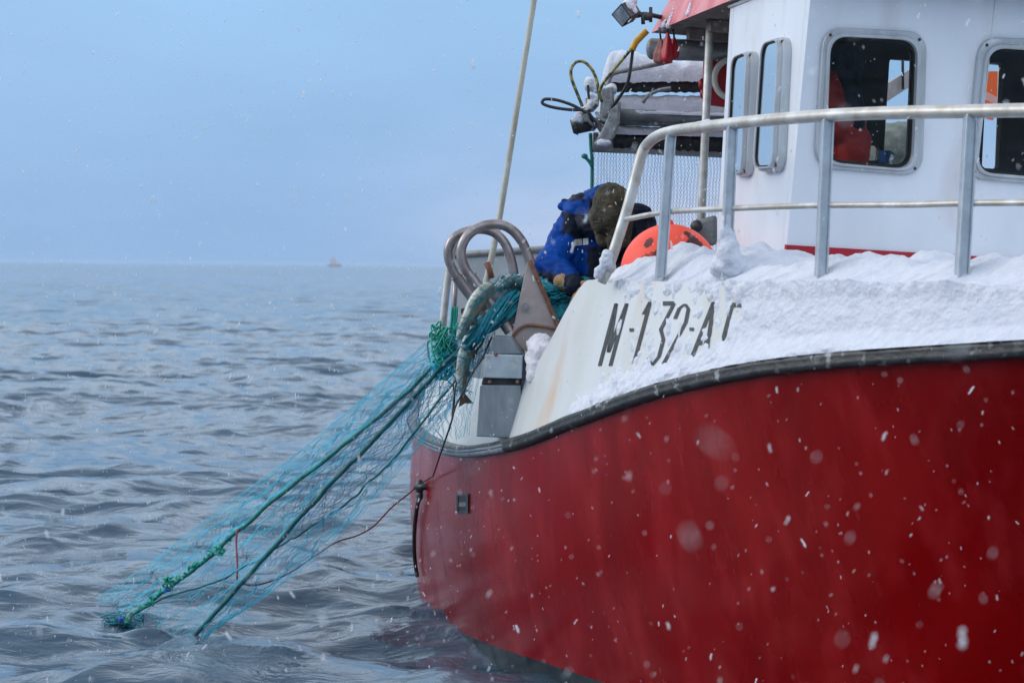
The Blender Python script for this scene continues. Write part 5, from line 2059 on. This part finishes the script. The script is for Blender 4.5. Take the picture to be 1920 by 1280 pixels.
fish('cod', [(896, 606), (886, 625), (877, 650), (870, 676), (866, 704), (866, 728), (869, 742)], 9.46, 0.050, 'thin dark cod hanging tail down in the net beside the grey casing', roll=0.2)
fish('cod', [(996, 531), (975, 527), (955, 528), (936, 540), (920, 556)], 9.50, 0.044, 'pale cod lying over the roller between hoop and triangular plate', tail=False)
fish('cod', [(926, 534), (908, 548), (893, 568), (880, 594), (868, 618), (858, 638)], 9.36, 0.056, 'fat pale cod hanging over the gunwale under the two hoops', roll=-0.5, tail=False)
fish('cod', [(-12, 1120), (10, 1120), (35, 1121), (55, 1123), (70, 1126)], 11.30, 0.034, 'pale fish half afloat at the water surface near the left edge', tail=True)

for spine, Y in (([(896, 606), (886, 625), (877, 650), (870, 676), (866, 704), (866, 728)], 9.40), ([(926, 534), (908, 548), (893, 568), (880, 594), (868, 618), (858, 638)], 9.30), ([(996, 531), (975, 527), (955, 528), (936, 540), (920, 556)], 9.45)):
    mb = MB()
    for i in range(64):
        x, y = random.choice(spine)
        x += random.uniform(-8, 8); y += random.uniform(-10, 10)
        a_ = random.choice((0.5, 2.4)) + random.uniform(-0.3, 0.3)
        L_ = random.uniform(10, 20)
        pts = [P(x + math.cos(a_) * L_ * t, y + math.sin(a_) * L_ * t, Y + 0.045 * t * t + random.uniform(-0.005, 0.005)) for t in (-1, -0.5, 0, 0.5, 1)]
        mb.tube(crom(pts, 3), 0.0013, 3, caps=False)
    mb.build('fish_twine', M['net_pile'], net, fix=False)

# clump of net where the head rope goes under
mb = MB()
rn2 = random.Random(5)
for i in range(70):
    x0, y0 = rn2.gauss(228, 15), rn2.gauss(1176, 10)
    pts = [P(x0 + rn2.gauss(0, 14), y0 + rn2.gauss(0, 8), 10.48 + rn2.uniform(-0.12, 0.12)) for k in range(5)]
    mb.tube(crom(pts, 4), rn2.uniform(0.0016, 0.0035), 4)
mb.build('wet_clump', M['net_pile'], net, fix=False)

# black line from hauler down over the side and dark red line to the net
mb = MB()
mb.tube(crom(PP([(922, 632, 9.40), (905, 670, 9.30), (885, 700, 9.27), (872, 728, 9.27), (855, 760, 9.26), (845, 795, 9.26), (833, 830, 9.4), (822, 862, 9.9), (812, 892, 10.5)], 0), 8)
        + [on_hull(803, 905, 0.035)], 0.0042, 6)
mb.tube(crom(PP([(850, 720, 9.30), (852, 752, 9.28), (848, 780, 9.28), (852, 740, 9.28), (856, 715, 9.3)], 0), 6), 0.004, 6)
o = mb.build('mooring_line', M['blackline'], None)
tag(o, 'thin black line running down the white bulwark to the hull fitting', 'line')
mb = MB()
hp = on_hull(795, 912, 0.05)
mb.tube(crom([hp] + PP([(770, 922, 11.4), (735, 950, 11.2), (700, 986, 11.0), (668, 1004, 10.9), (630, 1016, 10.7), (590, 1042, 10.6), (545, 1072, 10.4), (505, 1090, 10.25), (470, 1097, 10.15), (448, 1088, 10.1)], 0), 8), 0.0048, 6)
mb.tube(crom(PP([(444, 1090, 10.1), (445, 1060, 10.15), (443, 1020, 10.25), (445, 996, 10.3), (452, 990, 10.32)], 0), 6), 0.0055, 6)
o = mb.build('red_line', M['redline'], None)
tag(o, 'slack dark red line from the hull fitting to the net ropes', 'line')

# ------------------------------------------------------------------ far ship on the horizon
SY = 2600.0
sh = empty('ship', P(626, 496, SY), 'small pale ship far off on the horizon', 'ship')
k = SY / F_PX
b0 = P(626, 497, SY); b0.z = 0
mb = MB()
hl = [(-13, 3.2), (-12, 0), (11, 0), (14, 4.4), (6, 3.4), (-6, 3.2)]
mb.prism([b0 + V((x * k, 0, z * k)) for x, z in hl], V((0, 8, 0)))
mb.build('hull', M['ship_red_hazed'], sh, smooth_=False)
mb = MB()
mb.prism([b0 + V((x * k, 1, z * k)) for x, z in ((-8, 3.2), (7, 3.2), (6, 10), (2, 15), (-3, 16), (-7, 11))], V((0, 6, 0)))
mb.build('deckhouse', M['ship_white_hazed'], sh, smooth_=False)
mb = MB()
mb.tube([b0 + V((0, 3, 15 * k)), b0 + V((0, 3, 22 * k))], 0.5, 6)
mb.build('mast', M['ship_white_hazed'], sh)

# ------------------------------------------------------------------ falling snow
def snowfall():
    mb = MB()
    rn = random.Random(21)
    for i in range(15000):
        x, y, z = rn.uniform(-3.4, 3.4), rn.uniform(0.8, 11.5), rn.uniform(0.15, 3.7)
        if y > 7.0 and x > 0.35 - (y - 7) * 0.25 and rn.random() < 0.75 and z < 1.8: continue      # inside the boat
        c = V((x, y, z))
        # a flake clump: two or three small crystals stuck together, tumbling
        sz = rn.uniform(0.0008, 0.0016) if rn.random() < 0.85 else rn.uniform(0.0016, 0.0027)
        if rn.random() < 0.05: sz = rn.uniform(0.0028, 0.0042)
        if y < 2.2: sz = min(sz, 0.0015)
        ax = V((rn.gauss(0.25, 0.3), rn.gauss(0, 0.3), 1)).normalized()
        if rn.random() < 0.35: ax = V((rn.gauss(-0.35, 0.35), rn.gauss(0, 0.3), 1)).normalized()
        k = rn.choice((1, 2, 3, 3, 4))
        for j in range(k):
            o = c + ax * sz * 1.7 * (j - (k - 1) / 2) + V((rn.uniform(-1, 1), rn.uniform(-1, 1), 0)) * sz * 0.35
            e = [V((1, 0, 0)), V((-1, 0, 0)), V((0, 1, 0)), V((0, -1, 0)), ax * 1.5, -ax * 1.5]
            vs = [o + q * sz * rn.uniform(0.7, 1.2) for q in e]
            mb.add(vs, [(0, 2, 4), (2, 1, 4), (1, 3, 4), (3, 0, 4), (2, 0, 5), (1, 2, 5), (3, 1, 5), (0, 3, 5)])
    o = mb.build('falling_snow', M['flake'], None, fix=False)
    tag(o, 'white snow flakes drifting down through the air', 'snow', None, 'stuff')


snowfall()


# ------------------------------------------------------------------ haze of the snow-filled air
mb = MB()
mb.box8([V((-14500, -14500, -4)), V((14500, -14500, -4)), V((14500, 14500, -4)), V((-14500, 14500, -4)),
         V((-14500, -14500, 19)), V((14500, -14500, 19)), V((14500, 14500, 19)), V((-14500, 14500, 19))])
hm = bpy.data.materials.new('cold_air')
hm.use_nodes = True
hn, hl_ = hm.node_tree.nodes, hm.node_tree.links
hn.clear()
ho = hn.new('ShaderNodeOutputMaterial')
hv = hn.new('ShaderNodeVolumePrincipled')
hv.inputs['Color'].default_value = (0.66, 0.82, 1.0, 1)
hv.inputs['Density'].default_value = 0.00004
hl_.new(hv.outputs[0], ho.inputs['Volume'])
o = mb.build('haze', hm, None, smooth_=False)
tag(o, 'thin cold haze fading the far sea', None, None, 'stuff')
